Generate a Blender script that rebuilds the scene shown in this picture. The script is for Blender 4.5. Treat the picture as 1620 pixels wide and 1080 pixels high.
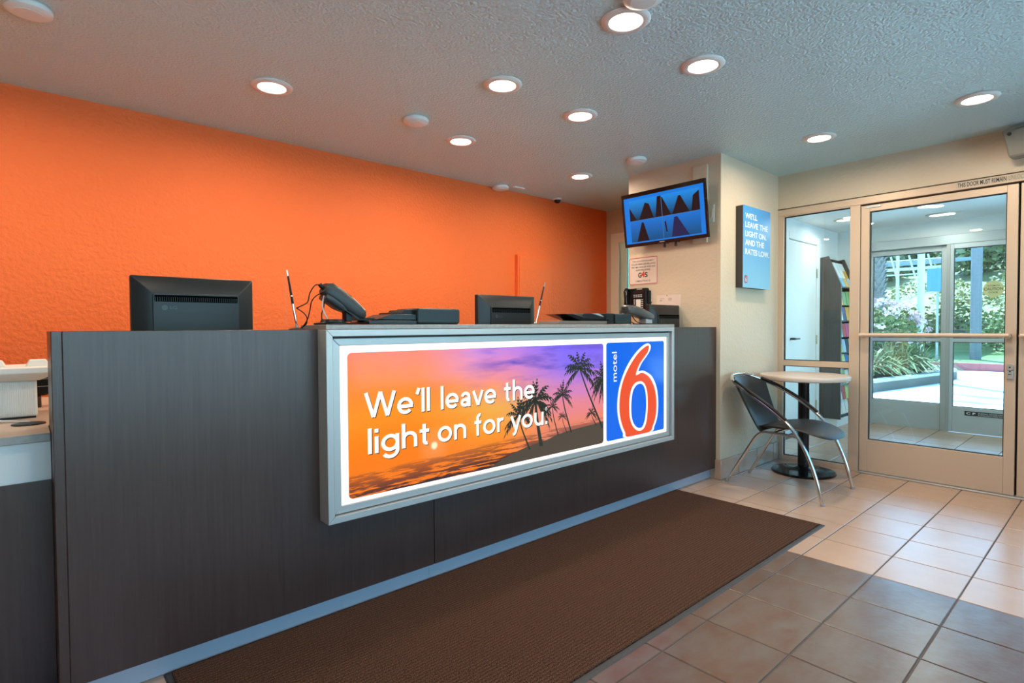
import bpy, math, random
from mathutils import Vector, Matrix
S = bpy.context.scene
COL = S.collection
for o in list(bpy.data.objects): bpy.data.objects.remove(o)

# ------------------------------------------------------------------ camera, sky, sun, exposure
CAM_F = 876.68
cam_d = bpy.data.cameras.new('camera'); cam = bpy.data.objects.new('camera', cam_d); COL.objects.link(cam)
cam_d.sensor_fit = 'HORIZONTAL'; cam_d.sensor_width = 36.0; cam_d.lens = 36.0 * CAM_F / 1620.0
cam_d.clip_start = 0.05; cam_d.clip_end = 400
cr, cu, cf = Vector((0.747065, -0.664726, -0.005773)), Vector((0.020882, 0.014788, 0.999673)), Vector((0.664423, 0.746941, -0.024928))
mw = Matrix((cr, cu, -cf)).transposed().to_4x4(); mw.translation = Vector((0, 0, 1.133)); cam.matrix_world = mw
S.camera = cam
S.view_settings.view_transform = 'Standard'; S.view_settings.look = 'None'
S.view_settings.exposure = 0.0; S.view_settings.gamma = 1.0; S.view_settings.use_curve_mapping = False
S.cycles.max_bounces = 10; S.cycles.diffuse_bounces = 6; S.cycles.transparent_max_bounces = 24
S.cycles.sample_clamp_indirect = 8.0
S.cycles.caustics_reflective = False; S.cycles.caustics_refractive = False

W = bpy.data.worlds.new('sky'); S.world = W; W.use_nodes = True
wt = W.node_tree; bg = wt.nodes['Background']
sky = wt.nodes.new('ShaderNodeTexSky'); sky.sky_type = 'NISHITA'; sky.sun_disc = False
sky.sun_elevation = math.radians(58); sky.sun_rotation = math.radians(70); sky.air_density = 1.0; sky.dust_density = 0.6
wb = wt.nodes.new('ShaderNodeMixRGB'); wb.blend_type = 'MULTIPLY'; wb.inputs[0].default_value = 1.0; wb.inputs[2].default_value = (0.66, 0.97, 1.12, 1)   # white balance set for the warm lamps
wt.links.new(sky.outputs[0], wb.inputs[1]); wt.links.new(wb.outputs[0], bg.inputs[0]); bg.inputs[1].default_value = 1.25
SUN_E = 19.0
sd = bpy.data.lights.new('sun', 'SUN'); sd.energy = SUN_E; sd.angle = math.radians(0.6); sd.color = (0.74, 0.93, 1.0)
sun = bpy.data.objects.new('sun', sd); COL.objects.link(sun)
sun.rotation_euler = Vector((0.30, 0.28, 0.9)).to_track_quat('Z', 'Y').to_euler()
LAMP_W = 8.8
LAMP_COL = (1.0, 0.83, 0.63)

# ------------------------------------------------------------------ helpers
def lin(c):
    if isinstance(c, str):
        c = c.lstrip('#'); c = tuple(int(c[i:i+2], 16) / 255 for i in (0, 2, 4))
        return tuple(x / 12.92 if x <= 0.04045 else ((x + 0.055) / 1.055) ** 2.4 for x in c)
    return tuple(c)

MATS = {}
def M(name, col, rough=0.5, metal=0.0, var=None, bump=None, emit=0.0, coat=0.0, spec=0.5, stretch=None, rand=0.0):
    """procedural principled material; var=(scale, colour2, contrast), bump=(scale, strength, detail)"""
    if name in MATS: return MATS[name]
    m = bpy.data.materials.new(name); m.use_nodes = True; nt = m.node_tree; N = nt.nodes; L = nt.links
    b = N['Principled BSDF']; c = lin(col)
    b.inputs['Base Color'].default_value = (*c, 1); b.inputs['Roughness'].default_value = rough
    b.inputs['Metallic'].default_value = metal; b.inputs['Specular IOR Level'].default_value = spec
    b.inputs['Coat Weight'].default_value = coat; b.inputs['Coat Roughness'].default_value = 0.08
    tc = N.new('ShaderNodeTexCoord'); mp = N.new('ShaderNodeMapping'); L.new(tc.outputs['Object'], mp.inputs[0])
    if stretch: mp.inputs['Scale'].default_value = stretch
    out = None
    if var:
        n = N.new('ShaderNodeTexNoise'); n.inputs['Scale'].default_value = var[0]; n.inputs['Detail'].default_value = 6
        L.new(mp.outputs[0], n.inputs['Vector'])
        if rand:
            n.noise_dimensions = '4D'; oi = N.new('ShaderNodeObjectInfo'); mu = N.new('ShaderNodeMath'); mu.operation = 'MULTIPLY'
            mu.inputs[1].default_value = 37.0; L.new(oi.outputs['Random'], mu.inputs[0]); L.new(mu.outputs[0], n.inputs['W'])
        rp = N.new('ShaderNodeValToRGB'); k = var[2]
        rp.color_ramp.elements[0].position = 0.5 - k; rp.color_ramp.elements[1].position = 0.5 + k
        rp.color_ramp.elements[0].color = (*c, 1); rp.color_ramp.elements[1].color = (*lin(var[1]), 1)
        L.new(n.outputs['Fac'], rp.inputs[0]); out = rp.outputs[0]
    if rand:
        oi2 = N.new('ShaderNodeObjectInfo'); mr = N.new('ShaderNodeMapRange')
        mr.inputs['To Min'].default_value = 1 - rand; mr.inputs['To Max'].default_value = 1 + rand
        L.new(oi2.outputs['Random'], mr.inputs['Value'])
        hs = N.new('ShaderNodeHueSaturation'); L.new(mr.outputs[0], hs.inputs['Value'])
        hs.inputs['Color'].default_value = (*c, 1)
        if out: L.new(out, hs.inputs['Color'])
        out = hs.outputs[0]
    if out: L.new(out, b.inputs['Base Color'])
    if bump:
        n2 = N.new('ShaderNodeTexNoise'); n2.inputs['Scale'].default_value = bump[0]; n2.inputs['Detail'].default_value = bump[2]
        L.new(tc.outputs['Object'] if len(bump) < 4 else mp.outputs[0], n2.inputs['Vector'])
        bp = N.new('ShaderNodeBump'); bp.inputs['Strength'].default_value = bump[1]; bp.inputs['Distance'].default_value = 0.010
        L.new(n2.outputs['Fac'], bp.inputs['Height']); L.new(bp.outputs[0], b.inputs['Normal'])
    if emit:
        b.inputs['Emission Strength'].default_value = emit; b.inputs['Emission Color'].default_value = (*c, 1)
    MATS[name] = m; return m

def print_mat(name, col, e=1.0, gloss=0.10, spec=0.16):
    """backlit translucent print: glows in its own colour under a glossy acrylic face"""
    if name in MATS: return MATS[name]
    m = M(name, (0.01, 0.01, 0.01), gloss, spec=0.08 if gloss > 0.3 else spec); b = m.node_tree.nodes['Principled BSDF']
    b.inputs['Emission Color'].default_value = (*lin(col), 1); b.inputs['Emission Strength'].default_value = e
    return m

def glass_mat(name, tint, refl=1.45, rough=0.0):
    m = bpy.data.materials.new(name); m.use_nodes = True; nt = m.node_tree; N = nt.nodes
    N.remove(N['Principled BSDF']); t = N.new('ShaderNodeBsdfTransparent'); t.inputs[0].default_value = (*tint, 1)
    g = N.new('ShaderNodeBsdfGlossy'); g.inputs['Roughness'].default_value = rough; g.inputs[0].default_value = (0.95, 1, 1, 1)
    fr = N.new('ShaderNodeFresnel'); fr.inputs[0].default_value = refl; mx = N.new('ShaderNodeMixShader')
    nt.links.new(fr.outputs[0], mx.inputs[0]); nt.links.new(t.outputs[0], mx.inputs[1]); nt.links.new(g.outputs[0], mx.inputs[2])
    nt.links.new(mx.outputs[0], N['Material Output'].inputs[0]); return m

def wpos(o):
    p = Vector((0, 0, 0))
    while o: p = p + o.location; o = o.parent
    return p

class MB:
    def __init__(s): s.v = []; s.f = []
    def add(s, vs, fs):
        n = len(s.v); s.v += [tuple(p) for p in vs]; s.f += [tuple(i + n for i in q) for q in fs]; return s
    def box(s, x0, x1, y0, y1, z0, z1):
        x0, x1 = sorted((x0, x1)); y0, y1 = sorted((y0, y1)); z0, z1 = sorted((z0, z1))
        return s.add([(x0, y0, z0), (x1, y0, z0), (x1, y1, z0), (x0, y1, z0), (x0, y0, z1), (x1, y0, z1), (x1, y1, z1), (x0, y1, z1)],
                     [(3, 2, 1, 0), (4, 5, 6, 7), (0, 1, 5, 4), (1, 2, 6, 5), (2, 3, 7, 6), (3, 0, 4, 7)])
    def loft(s, rings, cap=True, closed=True):
        n = len(rings[0]); vs = [p for r in rings for p in r]; fs = []
        for i in range(len(rings) - 1):
            for j in range(n if closed else n - 1):
                k = (j + 1) % n; fs.append((i * n + j, i * n + k, (i + 1) * n + k, (i + 1) * n + j))
        if cap and closed: fs.append(tuple(reversed(range(n)))); fs.append(tuple((len(rings) - 1) * n + j for j in range(n)))
        return s.add(vs, fs)
    def cyl(s, p0, p1, r0, r1=None, n=16):
        return s.tube([p0, p1], r0, n, radii=[r0, r0 if r1 is None else r1])
    def tube(s, pts, r, n=10, radii=None):
        pts = [Vector(p) for p in pts]; rings = []; up = None
        for i, p in enumerate(pts):
            t = (pts[min(i + 1, len(pts) - 1)] - pts[max(i - 1, 0)]).normalized()
            if up is None:
                up = Vector((0, 0, 1)) if abs(t.z) < 0.9 else Vector((1, 0, 0))
            a = t.cross(up).normalized(); b = a.cross(t).normalized(); up = b
            rr = radii[i] if radii else r
            rings.append([p + (a * math.cos(2 * math.pi * j / n) + b * math.sin(2 * math.pi * j / n)) * rr for j in range(n)])
        return s.loft(rings)
    def lathe(s, prof, c=(0, 0, 0), n=28):
        return s.loft([[(c[0] + r * math.cos(2 * math.pi * j / n), c[1] + r * math.sin(2 * math.pi * j / n), c[2] + z) for j in range(n)] for r, z in prof])
    def prism(s, poly, axis, a0, a1):
        """polygon in the plane normal to axis (x: (y,z), y: (x,z), z: (x,y)), extruded a0..a1"""
        def P(p, a): return {'x': (a, p[0], p[1]), 'y': (p[0], a, p[1]), 'z': (p[0], p[1], a)}[axis]
        return s.loft([[P(p, a0) for p in poly], [P(p, a1) for p in poly]])
    def build(s, name, mat, parent=None, smooth=False, bev=0.0, local=False, sub=0, seg=2):
        off = Vector((0, 0, 0)) if (local or parent is None) else wpos(parent)
        me = bpy.data.meshes.new(name); me.from_pydata([tuple(Vector(p) - off) for p in s.v], [], s.f); me.update()
        import bmesh
        bm = bmesh.new(); bm.from_mesh(me); bmesh.ops.recalc_face_normals(bm, faces=bm.faces); bm.to_mesh(me); bm.free()
        return link(name, me, mat, parent, smooth, bev, sub, seg)

def link(name, me, mat, parent=None, smooth=False, bev=0.0, sub=0, seg=2):
    if mat and not me.materials: me.materials.append(mat)
    o = bpy.data.objects.new(name, me); COL.objects.link(o); o.parent = parent
    if bev:
        b = o.modifiers.new('bevel', 'BEVEL'); b.width = bev; b.segments = seg; b.limit_method = 'ANGLE'; b.angle_limit = math.radians(35)
    if sub:
        q = o.modifiers.new('sub', 'SUBSURF'); q.levels = sub; q.render_levels = sub
    if smooth or bev:
        me.polygons.foreach_set('use_smooth', [True] * len(me.polygons))
        if not sub: me.set_sharp_from_angle(angle=math.radians(40))
    return o

def tag(o, label, cat, group=None):
    o['label'] = label; o['category'] = cat
    if group: o['group'] = group
    return o
def thing(name, label, cat, loc=(0, 0, 0), rz=0.0, group=None):
    o = bpy.data.objects.new(name, None); COL.objects.link(o); o.location = loc; o.rotation_euler = (0, 0, rz); o.empty_display_size = 0.1
    return tag(o, label, cat, group)
def struct(o): o['kind'] = 'structure'; return o
def box(name, mat, parent, x0, x1, y0, y1, z0, z1, bev=0.0, local=False):
    return MB().box(x0, x1, y0, y1, z0, z1).build(name, mat, parent, bev=bev, local=local)
def catmull(pts, k=6, closed=False):
    pts = [Vector(p) for p in pts]; n = len(pts); out = []
    for i in range(n if closed else n - 1):
        if closed: a, b, c, d = pts[i - 1], pts[i], pts[(i + 1) % n], pts[(i + 2) % n]
        else: a, b, c, d = pts[max(i - 1, 0)], pts[i], pts[i + 1], pts[min(i + 2, n - 1)]
        for j in range(k):
            t = j / k
            out.append(0.5 * ((2 * b) + (c - a) * t + (2 * a - 5 * b + 4 * c - d) * t * t + (3 * b - a - 3 * c + d) * t ** 3))
    if not closed: out.append(pts[-1])
    return out
def rrect(x0, x1, z0, z1, r, n=6):
    out = []
    for cx, cz, a in ((x1 - r, z1 - r, 0), (x0 + r, z1 - r, 90), (x0 + r, z0 + r, 180), (x1 - r, z0 + r, 270)):
        for i in range(n + 1):
            t = math.radians(a + 90 * i / n); out.append((cx + r * math.cos(t), cz + r * math.sin(t)))
    return out

def text_mesh(body, offset=0.0, spacing=1.0, extrude=0.0):
    c = bpy.data.curves.new('lettering', 'FONT'); c.body = body; c.offset = offset; c.space_character = spacing; c.extrude = extrude; c.resolution_u = 4
    o = bpy.data.objects.new('lettering', c); COL.objects.link(o)
    dg = bpy.context.evaluated_depsgraph_get(); me = bpy.data.meshes.new_from_object(o.evaluated_get(dg))
    bpy.data.objects.remove(o); return me
def text(body, mat, parent, org, xd, w, h=None, up=(0, 0, 1), cap=None, offset=0.0, name='lettering', spacing=1.0, shear=0.0):
    """flat lettering: bbox left edge and baseline at org, width w; h = bbox height or cap = height of 'l'"""
    me = text_mesh(body, offset, spacing)
    xs = [v.co.x for v in me.vertices]; ys = [v.co.y for v in me.vertices]
    x0, x1, y0, y1 = min(xs), max(xs), min(ys), max(ys)
    if cap: k = cap / 0.73
    else: k = h / (y1 - y0)
    kx = w / (x1 - x0); X = Vector(xd); U = Vector(up); off = wpos(parent) if parent else Vector()
    by = 0.0 if cap else y0
    for v in me.vertices:
        p = Vector(org) + X * ((v.co.x - x0) * kx + shear * (v.co.y - by)) + U * ((v.co.y - by) * k) - off
        v.co = p
    me.update(); return link(name, me, mat, parent)

# ------------------------------------------------------------------ materials
m_orange = M('orange_paint', (0.82, 0.150, 0.034), 0.55, spec=0.22, bump=(48, 0.8, 4))
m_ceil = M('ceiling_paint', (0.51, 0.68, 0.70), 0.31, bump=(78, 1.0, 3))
m_cream = M('cream_paint', (0.62, 0.505, 0.37), 0.5, bump=(45, 0.3, 4))
m_white = M('white_paint', (0.86, 0.88, 0.87), 0.5)
m_wood = M('dark_laminate', (0.040, 0.019, 0.014), 0.33, spec=0.45, var=(26, (0.060, 0.034, 0.027), 0.32), stretch=(4.5, 4.5, 0.16), bump=(60, 0.06, 3, 1))
m_kick = M('kick_strip', (0.42, 0.43, 0.45), 0.4, 0.15)
m_alu = M('brushed_aluminium', (0.42, 0.42, 0.41), 0.42, 0.35)
m_frame = M('champagne_aluminium', (0.60, 0.46, 0.34), 0.42, 0.2)
m_greyal = M('grey_aluminium', (0.50, 0.54, 0.54), 0.45, 0.35)
m_ledge = M('grey_laminate', (0.24, 0.22, 0.20), 0.35, var=(60, (0.30, 0.27, 0.25), 0.2))
m_tan = M('tan_worktop', (0.50, 0.38, 0.29), 0.4)
m_chrome = M('chrome', (0.75, 0.74, 0.72), 0.12, 1.0)
m_black = M('black_plastic', (0.007, 0.008, 0.009), 0.4, spec=0.22)
m_gloss = M('gloss_black', (0.006, 0.007, 0.008), 0.14, spec=0.35)
m_char = M('charcoal_plastic', (0.013, 0.014, 0.015), 0.38, spec=0.30)
m_leather = M('charcoal_leather', (0.012, 0.013, 0.014), 0.45, spec=0.4, bump=(180, 0.12, 2))
m_grey = M('grey_plastic', (0.30, 0.31, 0.31), 0.45)
m_ltgrey = M('light_grey_plastic', (0.55, 0.55, 0.54), 0.45)
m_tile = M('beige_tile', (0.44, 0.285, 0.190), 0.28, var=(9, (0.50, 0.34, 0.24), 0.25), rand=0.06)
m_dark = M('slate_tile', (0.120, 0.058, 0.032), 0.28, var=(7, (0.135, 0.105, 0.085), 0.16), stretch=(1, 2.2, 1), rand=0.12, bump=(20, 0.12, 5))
m_grout = M('grout', (0.095, 0.080, 0.070), 0.8)
m_glass = glass_mat('clear_glass', (0.90, 0.97, 0.96))
m_teal = glass_mat('teal_glass', (0.25, 0.80, 0.74))
m_paper = M('paper', (0.75, 0.72, 0.68), 0.6)
m_ink = M('black_ink', (0.02, 0.02, 0.02), 0.6)
m_redink = M('red_ink', (0.60, 0.04, 0.03), 0.5)
m_whiteink = M('white_ink', (0.80, 0.82, 0.82), 0.5)
m_concrete = M('concrete', (0.64, 0.65, 0.65), 0.8, var=(1.5, (0.70, 0.70, 0.70), 0.3))

# ------------------------------------------------------------------ floor and its tiles
T = 0.305; TX, TY = 2.877, 1.081
floor = struct(box('floor', m_grout, None, -1.6, 7.42, -1.8, 3.87, -0.06, -0.003))
def tile_mesh(name, mat):
    h = T / 2 - 0.003; b = h - 0.0022
    mb = MB().loft([[(-h, -h, -0.004), (h, -h, -0.004), (h, h, -0.004), (-h, h, -0.004)], [(-h, -h, -0.0016), (h, -h, -0.0016), (h, h, -0.0016), (-h, h, -0.0016)],
                    [(-b, -b, 0), (b, -b, 0), (b, b, 0), (-b, b, 0)]])
    me = bpy.data.meshes.new(name); me.from_pydata(mb.v, [], mb.f); me.update(); me.materials.append(mat); return me
tm_l, tm_d = tile_mesh('tile_light', m_tile), tile_mesh('tile_dark', m_dark)
def inview(x, y, z, pad=40):
    d = Vector((x, y, z - 1.133)); w = d.dot(cf)
    if w < 0.3: return False
    px, py = 810 + CAM_F * d.dot(cr) / w, 540 - CAM_F * d.dot(cu) / w
    return -pad < px < 1620 + pad and -pad < py < 1080 + pad
rest = {0: MB(), 1: MB()}
for i in range(-15, 15):
    for j in range(-10, 10):
        cx, cy = TX + (i + 0.5) * T, TY + (j + 0.5) * T
        if not (-1.6 < cx < 7.35 and -1.75 < cy < 3.8): continue
        if 4.84 < cx and cy > 2.40: continue
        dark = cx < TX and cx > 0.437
        hidden = (cy > 2.06 and cx < 3.86) or (0.45 < cx < 3.3 and 1.25 < cy < 2.1) or (cy > 2.06 and 3.86 < cx < 4.84)
        if inview(cx, cy, 0, 140) and not hidden:
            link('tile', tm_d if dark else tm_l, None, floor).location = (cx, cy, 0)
        else:
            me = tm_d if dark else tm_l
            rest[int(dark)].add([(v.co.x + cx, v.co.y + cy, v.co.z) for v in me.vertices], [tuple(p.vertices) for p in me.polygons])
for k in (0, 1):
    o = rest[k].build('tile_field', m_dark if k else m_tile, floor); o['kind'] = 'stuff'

# ------------------------------------------------------------------ room shell
ZC = 2.40
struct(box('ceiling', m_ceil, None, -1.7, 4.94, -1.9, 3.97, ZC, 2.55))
struct(box('wall_back', m_orange, None, -1.7, 4.94, 3.87, 3.97, 0, ZC))
struct(box('wall_left', m_cream, None, -1.7, -1.6, -1.9, 3.87, 0, ZC))
mb = MB().box(-1.7, 4.94, -1.9, -1.8, 0, 0.40).box(-1.7, 4.94, -1.9, -1.8, 2.28, ZC).box(-1.7, -1.2, -1.9, -1.8, 0.40, 2.28).box(4.7, 4.94, -1.9, -1.8, 0.40, 2.28)
struct(mb.build('wall_near', m_cream))
for i in range(3):
    x0 = -1.2 + i * 5.9 / 3; x1 = x0 + 5.9 / 3
    w = struct(MB().box(x0, x0 + 0.05, -1.88, -1.82, 0.40, 2.28).box(x1 - 0.05, x1, -1.88, -1.82, 0.40, 2.28).box(x0 + 0.05, x1 - 0.05, -1.88, -1.82, 0.40, 0.45).box(x0 + 0.05, x1 - 0.05, -1.88, -1.82, 2.23, 2.28).build('window_%d' % (i + 1), m_frame))
    box('pane', m_glass, w, x0 + 0.05, x1 - 0.05, -1.853, -1.847, 0.45, 2.23)
struct(box('wall_pillar', m_cream, None, 3.86, 4.84, 2.03, 2.85, 0, ZC))
# wall of the shop front: above the doors, beside the pillar, and the stretch with the staff doorway
mb = MB().box(4.84, 4.94, -1.8, 2.03, 2.115, ZC).box(4.84, 4.94, 2.03, 2.95, 0, ZC).box(4.84, 4.94, 2.95, 3.78, 2.12, ZC).box(4.84, 4.94, 3.78, 3.87, 0, ZC)
struct(mb.build('wall_right', m_cream))
m_casing = M('casing_paint', (0.80, 0.76, 0.62), 0.5)
struct(MB().box(4.828, 4.84, 3.70, 3.80, 0, 2.14).box(4.828, 4.84, 2.86, 2.97, 0, 2.14).box(4.828, 4.84, 2.97, 3.70, 2.04, 2.14).build('trim_1', m_casing))
d = struct(MB().box(4.92, 4.97, 3.66, 3.77, 0, 2.10).box(4.92, 4.97, 2.96, 3.04, 0, 2.10).box(4.92, 4.97, 3.04, 3.66, 1.98, 2.10).box(4.92, 4.97, 3.04, 3.66, 0, 0.25).build('door_3', m_casing))
box('pane', m_teal, d, 4.942, 4.948, 3.04, 3.66, 0.25, 1.98)
# tiled skirting on the pillar
bb = struct(box('baseboard_pillar', m_grout, None, 3.852, 4.838, 2.019, 2.03, 0, 0.142))
xs = [3.846, 4.124, 4.429, 4.734, 4.836]
for a, b in zip(xs, xs[1:]):
    box('tile', m_tile, bb, a + 0.003, b - 0.003, 2.012, 2.021, 0.002, 0.146, bev=0.003)
bs = struct(box('baseboard_counter', m_grout, None, 3.849, 3.86, 2.03, 2.062, 0, 0.142))
box('tile', m_tile, bs, 3.843, 3.852, 2.014, 2.060, 0.002, 0.146, bev=0.002)

# ------------------------------------------------------------------ shop front (glass doors and sidelights)
FX0, FX1 = 4.845, 4.905
struct(MB().box(FX0, FX1, -1.8, 2.03, 2.06, 2.115).build('trim_2', m_frame, bev=0.003))
def sash(name, y0, y1, z0, z1, stile, top, bot, x0, x1, mat, gl=m_glass, mid=None, n=None):
    """framed glazing leaf between y0 > y1 on a plane of constant x"""
    hi, lo = max(y0, y1), min(y0, y1)
    mb = MB().box(x0, x1, hi - stile, hi, z0, z1).box(x0, x1, lo, lo + stile, z0, z1)
    mb.box(x0, x1, lo + stile, hi - stile, z1 - top, z1).box(x0, x1, lo + stile, hi - stile, z0, z0 + bot)
    if mid: mb.box(x0, x1, lo + stile, hi - stile, mid[0], mid[1])
    o = struct(mb.build(name, mat, bev=0.002)); xm = (x0 + x1) / 2
    for za, zb in ([(z0 + bot, mid[0]), (mid[1], z1 - top)] if mid else [(z0 + bot, z1 - top)]):
        for ya, yb, zc, zd in ((hi - stile - 0.006, hi - stile, za, zb), (lo + stile, lo + stile + 0.006, za, zb), (lo + stile + 0.006, hi - stile - 0.006, zb - 0.006, zb), (lo + stile + 0.006, hi - stile - 0.006, za, za + 0.006)):
            box('gasket', m_ink, o, xm - 0.008, xm + 0.008, ya, yb, zc, zd)
    if mid:
        box('pane', gl, o, xm - 0.003, xm + 0.003, lo + stile, hi - stile, z0 + bot, mid[0]); box('pane', gl, o, xm - 0.003, xm + 0.003, lo + stile, hi - stile, mid[1], z1 - top)
    else: box('pane', gl, o, xm - 0.003, xm + 0.003, lo + stile, hi - stile, z0 + bot, z1 - top)
    return o
sash('window_4', 2.03, 1.428, 0.0, 2.06, 0.045, 0.008, 0.035, FX0, FX1, m_frame, mid=(0.800, 0.846))
struct(box('trim_3', m_frame, None, FX0 - 0.004, FX1, 1.414, 1.484, 0, 2.06, bev=0.003))
def leaf(name, ya, yb, hinge_right=False):
    d = sash(name, ya, yb, 0.012, 2.047, 0.056, 0.048, 0.246, FX0 + 0.004, FX1 - 0.006, m_frame)
    bar = MB().tube([(FX0 - 0.055, ya - 0.012, 1.062), (FX0 - 0.055, yb + 0.030, 1.062)], 0.015, 14).build('push_bar', m_frame, d, smooth=True)
    for y in (ya - 0.022, yb + 0.04):
        MB().cyl((FX0 - 0.06, y, 1.062), (FX0 + 0.006, y, 1.062), 0.018, n=14).build('bracket', m_frame, bar, smooth=True)
    struct(d)
    return d
d1 = leaf('door_1', 1.410, 0.512)
lk = MB().box(FX0 - 0.008, FX0 + 0.006, 0.523, 0.557, 0.776, 0.835).build('lock', m_alu, d1, bev=0.003)
MB().cyl((FX0 - 0.014, 0.540, 0.855), (FX0 + 0.005, 0.540, 0.855), 0.019, n=20).build('lock_cylinder', m_alu, lk, smooth=True)
box('thumb_slot', m_ink, lk, FX0 - 0.0095, FX0 - 0.007, 0.533, 0.549, 0.806, 0.811)
MB().cyl((FX0 - 0.0165, 0.540, 0.855), (FX0 - 0.013, 0.540, 0.855), 0.005, n=10).build('key_hole', m_ink, lk)
MB().cyl((FX0 - 0.0095, 0.540, 0.827), (FX0 - 0.007, 0.540, 0.827), 0.004, n=10).build('screw', m_ink, lk)
box('door_closer_plate', m_greyal, d1, FX0 - 0.004, FX0 + 0.005, 1.28, 1.385, 2.026, 2.042)
leaf('door_2', 0.500, -0.40)
struct(MB().box(FX1 - 0.004, FX1 + 0.012, 1.395, 1.42, 0.01, 2.06).build('trim_9', m_black)); struct(MB().box(FX1 - 0.004, FX1 + 0.012, 0.492, 0.52, 0.01, 2.04).build('trim_10', m_black))
struct(MB().box(FX1 - 0.004, FX1 + 0.012, -0.42, 1.395, 2.04, 2.068).build('trim_11', m_black)); struct(MB().box(4.836, 4.842, -1.8, 2.03, 2.1155, 2.1195).build('trim_12', m_ink))
struct(box('trim_4', m_frame, None, FX0 - 0.004, FX1, -0.470, -0.404, 0, 2.06, bev=0.003))
sash('window_5', -0.47, -1.8, 0.0, 2.06, 0.045, 0.008, 0.035, FX0, FX1, m_frame, mid=(0.800, 0.846))
struct(box('trim_5', m_alu, None, FX0 - 0.03, FX1 + 0.03, -0.40, 1.414, 0.0, 0.010, bev=0.003))
ds = tag(box('door_notice', M('notice_strip', (0.52, 0.44, 0.34), 0.5), None, FX0 - 0.0015, FX0 - 0.0002, 0.835, 0.20, 2.069, 2.110), 'narrow notice strip with black capitals along the door header', 'notice')
text('THIS DOOR MUST REMAIN', m_ink, ds, (FX0 - 0.0022, 0.825, 2.075), (0, -1, 0), 0.252, h=0.030, offset=0.014)
text('UNLOCKED', M('worn_ink', (0.30, 0.26, 0.18), 0.6), ds, (FX0 - 0.0022, 0.562, 2.075), (0, -1, 0), 0.112, h=0.030, offset=0.004)

# ------------------------------------------------------------------ vestibule
VX = 7.40; VZ = 2.25; VY = 2.40
struct(box('ceiling_vestibule', m_white, None, 4.94, VX + 0.1, -1.4, VY + 0.1, VZ, 2.55))
struct(box('wall_vestibule_left', m_white, None, 4.94, VX + 0.1, VY, VY + 0.1, 0, VZ))
struct(MB().box(4.94, VX + 0.1, -1.4, -1.3, 2.05, VZ).box(4.94, VX + 0.1, -1.4, -1.3, 0, 0.10).box(4.94, 5.04, -1.4, -1.3, 0.10, 2.05).box(VX, VX + 0.1, -1.4, -1.3, 0.10, 2.05).box(6.20, 6.27, -1.4, -1.3, 0.10, 2.05).build('wall_vestibule_right', m_white))
vg = struct(MB().box(5.04, 5.08, -1.37, -1.33, 0.10, 2.05).box(7.36, VX, -1.37, -1.33, 0.10, 2.05).box(5.08, 7.36, -1.37, -1.33, 0.10, 0.14).box(5.08, 7.36, -1.37, -1.33, 2.01, 2.05).build('window_10', m_greyal))  # unseen side glazing added to let more daylight into the vestibule
box('pane', m_glass, vg, 5.08, 6.20, -1.353, -1.347, 0.14, 2.01); box('pane', m_glass, vg, 6.27, 7.36, -1.353, -1.347, 0.14, 2.01)
mb = MB().box(VX, VX + 0.1, -1.3, VY, 2.085, VZ).box(VX, VX + 0.1, 2.10, VY, 0, 2.085).box(VX, VX + 0.1, -1.3, -1.15, 0, 2.085)
struct(mb.build('wall_vestibule_end', m_white))
struct(box('trim_6', m_greyal, None, VX - 0.05, VX + 0.05, -1.15, 2.10, 1.985, 2.085, bev=0.004))
sl = sash('window_6', 2.10, 1.312, 0.0, 1.985, 0.075, 0.06, 0.285, VX + 0.0, VX + 0.05, m_greyal, mid=(0.955, 0.992))
sr = sash('window_7', 1.305, 0.36, 0.008, 1.985, 0.03, 0.05, 0.265, VX - 0.045, VX - 0.003, m_greyal, mid=(0.955, 0.992))
struct(MB().box(VX - 0.05, VX - 0.002, 1.305, 1.335, 0, 1.985).build('trim_7', m_alu))
sash('window_8', 0.355, -0.55, 0.008, 1.985, 0.03, 0.05, 0.265, VX - 0.045, VX - 0.003, m_greyal, mid=(0.955, 0.992))
sash('window_9', -0.56, -1.15, 0.0, 1.985, 0.075, 0.06, 0.285, VX + 0.0, VX + 0.05, m_greyal, mid=(0.955, 0.992))
cs = tag(MB().lathe([(0.0, 0), (0.083, 0), (0.083, 0.001), (0.0, 0.001)], n=32).build('caution_sticker', M('sticker_yellow', (0.58, 0.55, 0.26), 0.5)), 'round yellow caution sticker on the sliding door glass', 'sticker')
cs.rotation_euler = (0, -math.pi / 2, 0); cs.location = (VX - 0.028, 0.957, 1.496)
def on_disc(body, w, h, v):
    me = text_mesh(body, 0.012); xs = [q.co.x for q in me.vertices]; ys = [q.co.y for q in me.vertices]
    kx, ky = w / (max(xs) - min(xs)), h / (max(ys) - min(ys))
    for q in me.vertices:
        a = (q.co.x - min(xs)) * kx - w / 2; b = (q.co.y - min(ys)) * ky + v
        q.co = (b, -a, 0.0016)   # disc local: +x is world up, +y is world +y
    me.update(); return link('lettering', me, m_ink, cs)
on_disc('AUTOMATIC', 0.10, 0.016, 0.026); on_disc('CAUTION', 0.145, 0.030, -0.014); on_disc('DOOR', 0.07, 0.016, -0.042)
ms = tag(box('maker_plate', m_ink, None, VX - 0.0475, VX - 0.0455, 1.17, 0.80, 0.192, 0.238), 'black maker plate with white lettering on the sliding door kick rail', 'plate')
text('C P', m_whiteink, ms, (VX - 0.0482, 1.155, 0.205), (0, -1, 0), 0.075, h=0.022, offset=0.03)
text('SLIDING DOOR SYSTEM', m_whiteink, ms, (VX - 0.0482, 1.06, 0.216), (0, -1, 0), 0.23, h=0.013)
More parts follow.
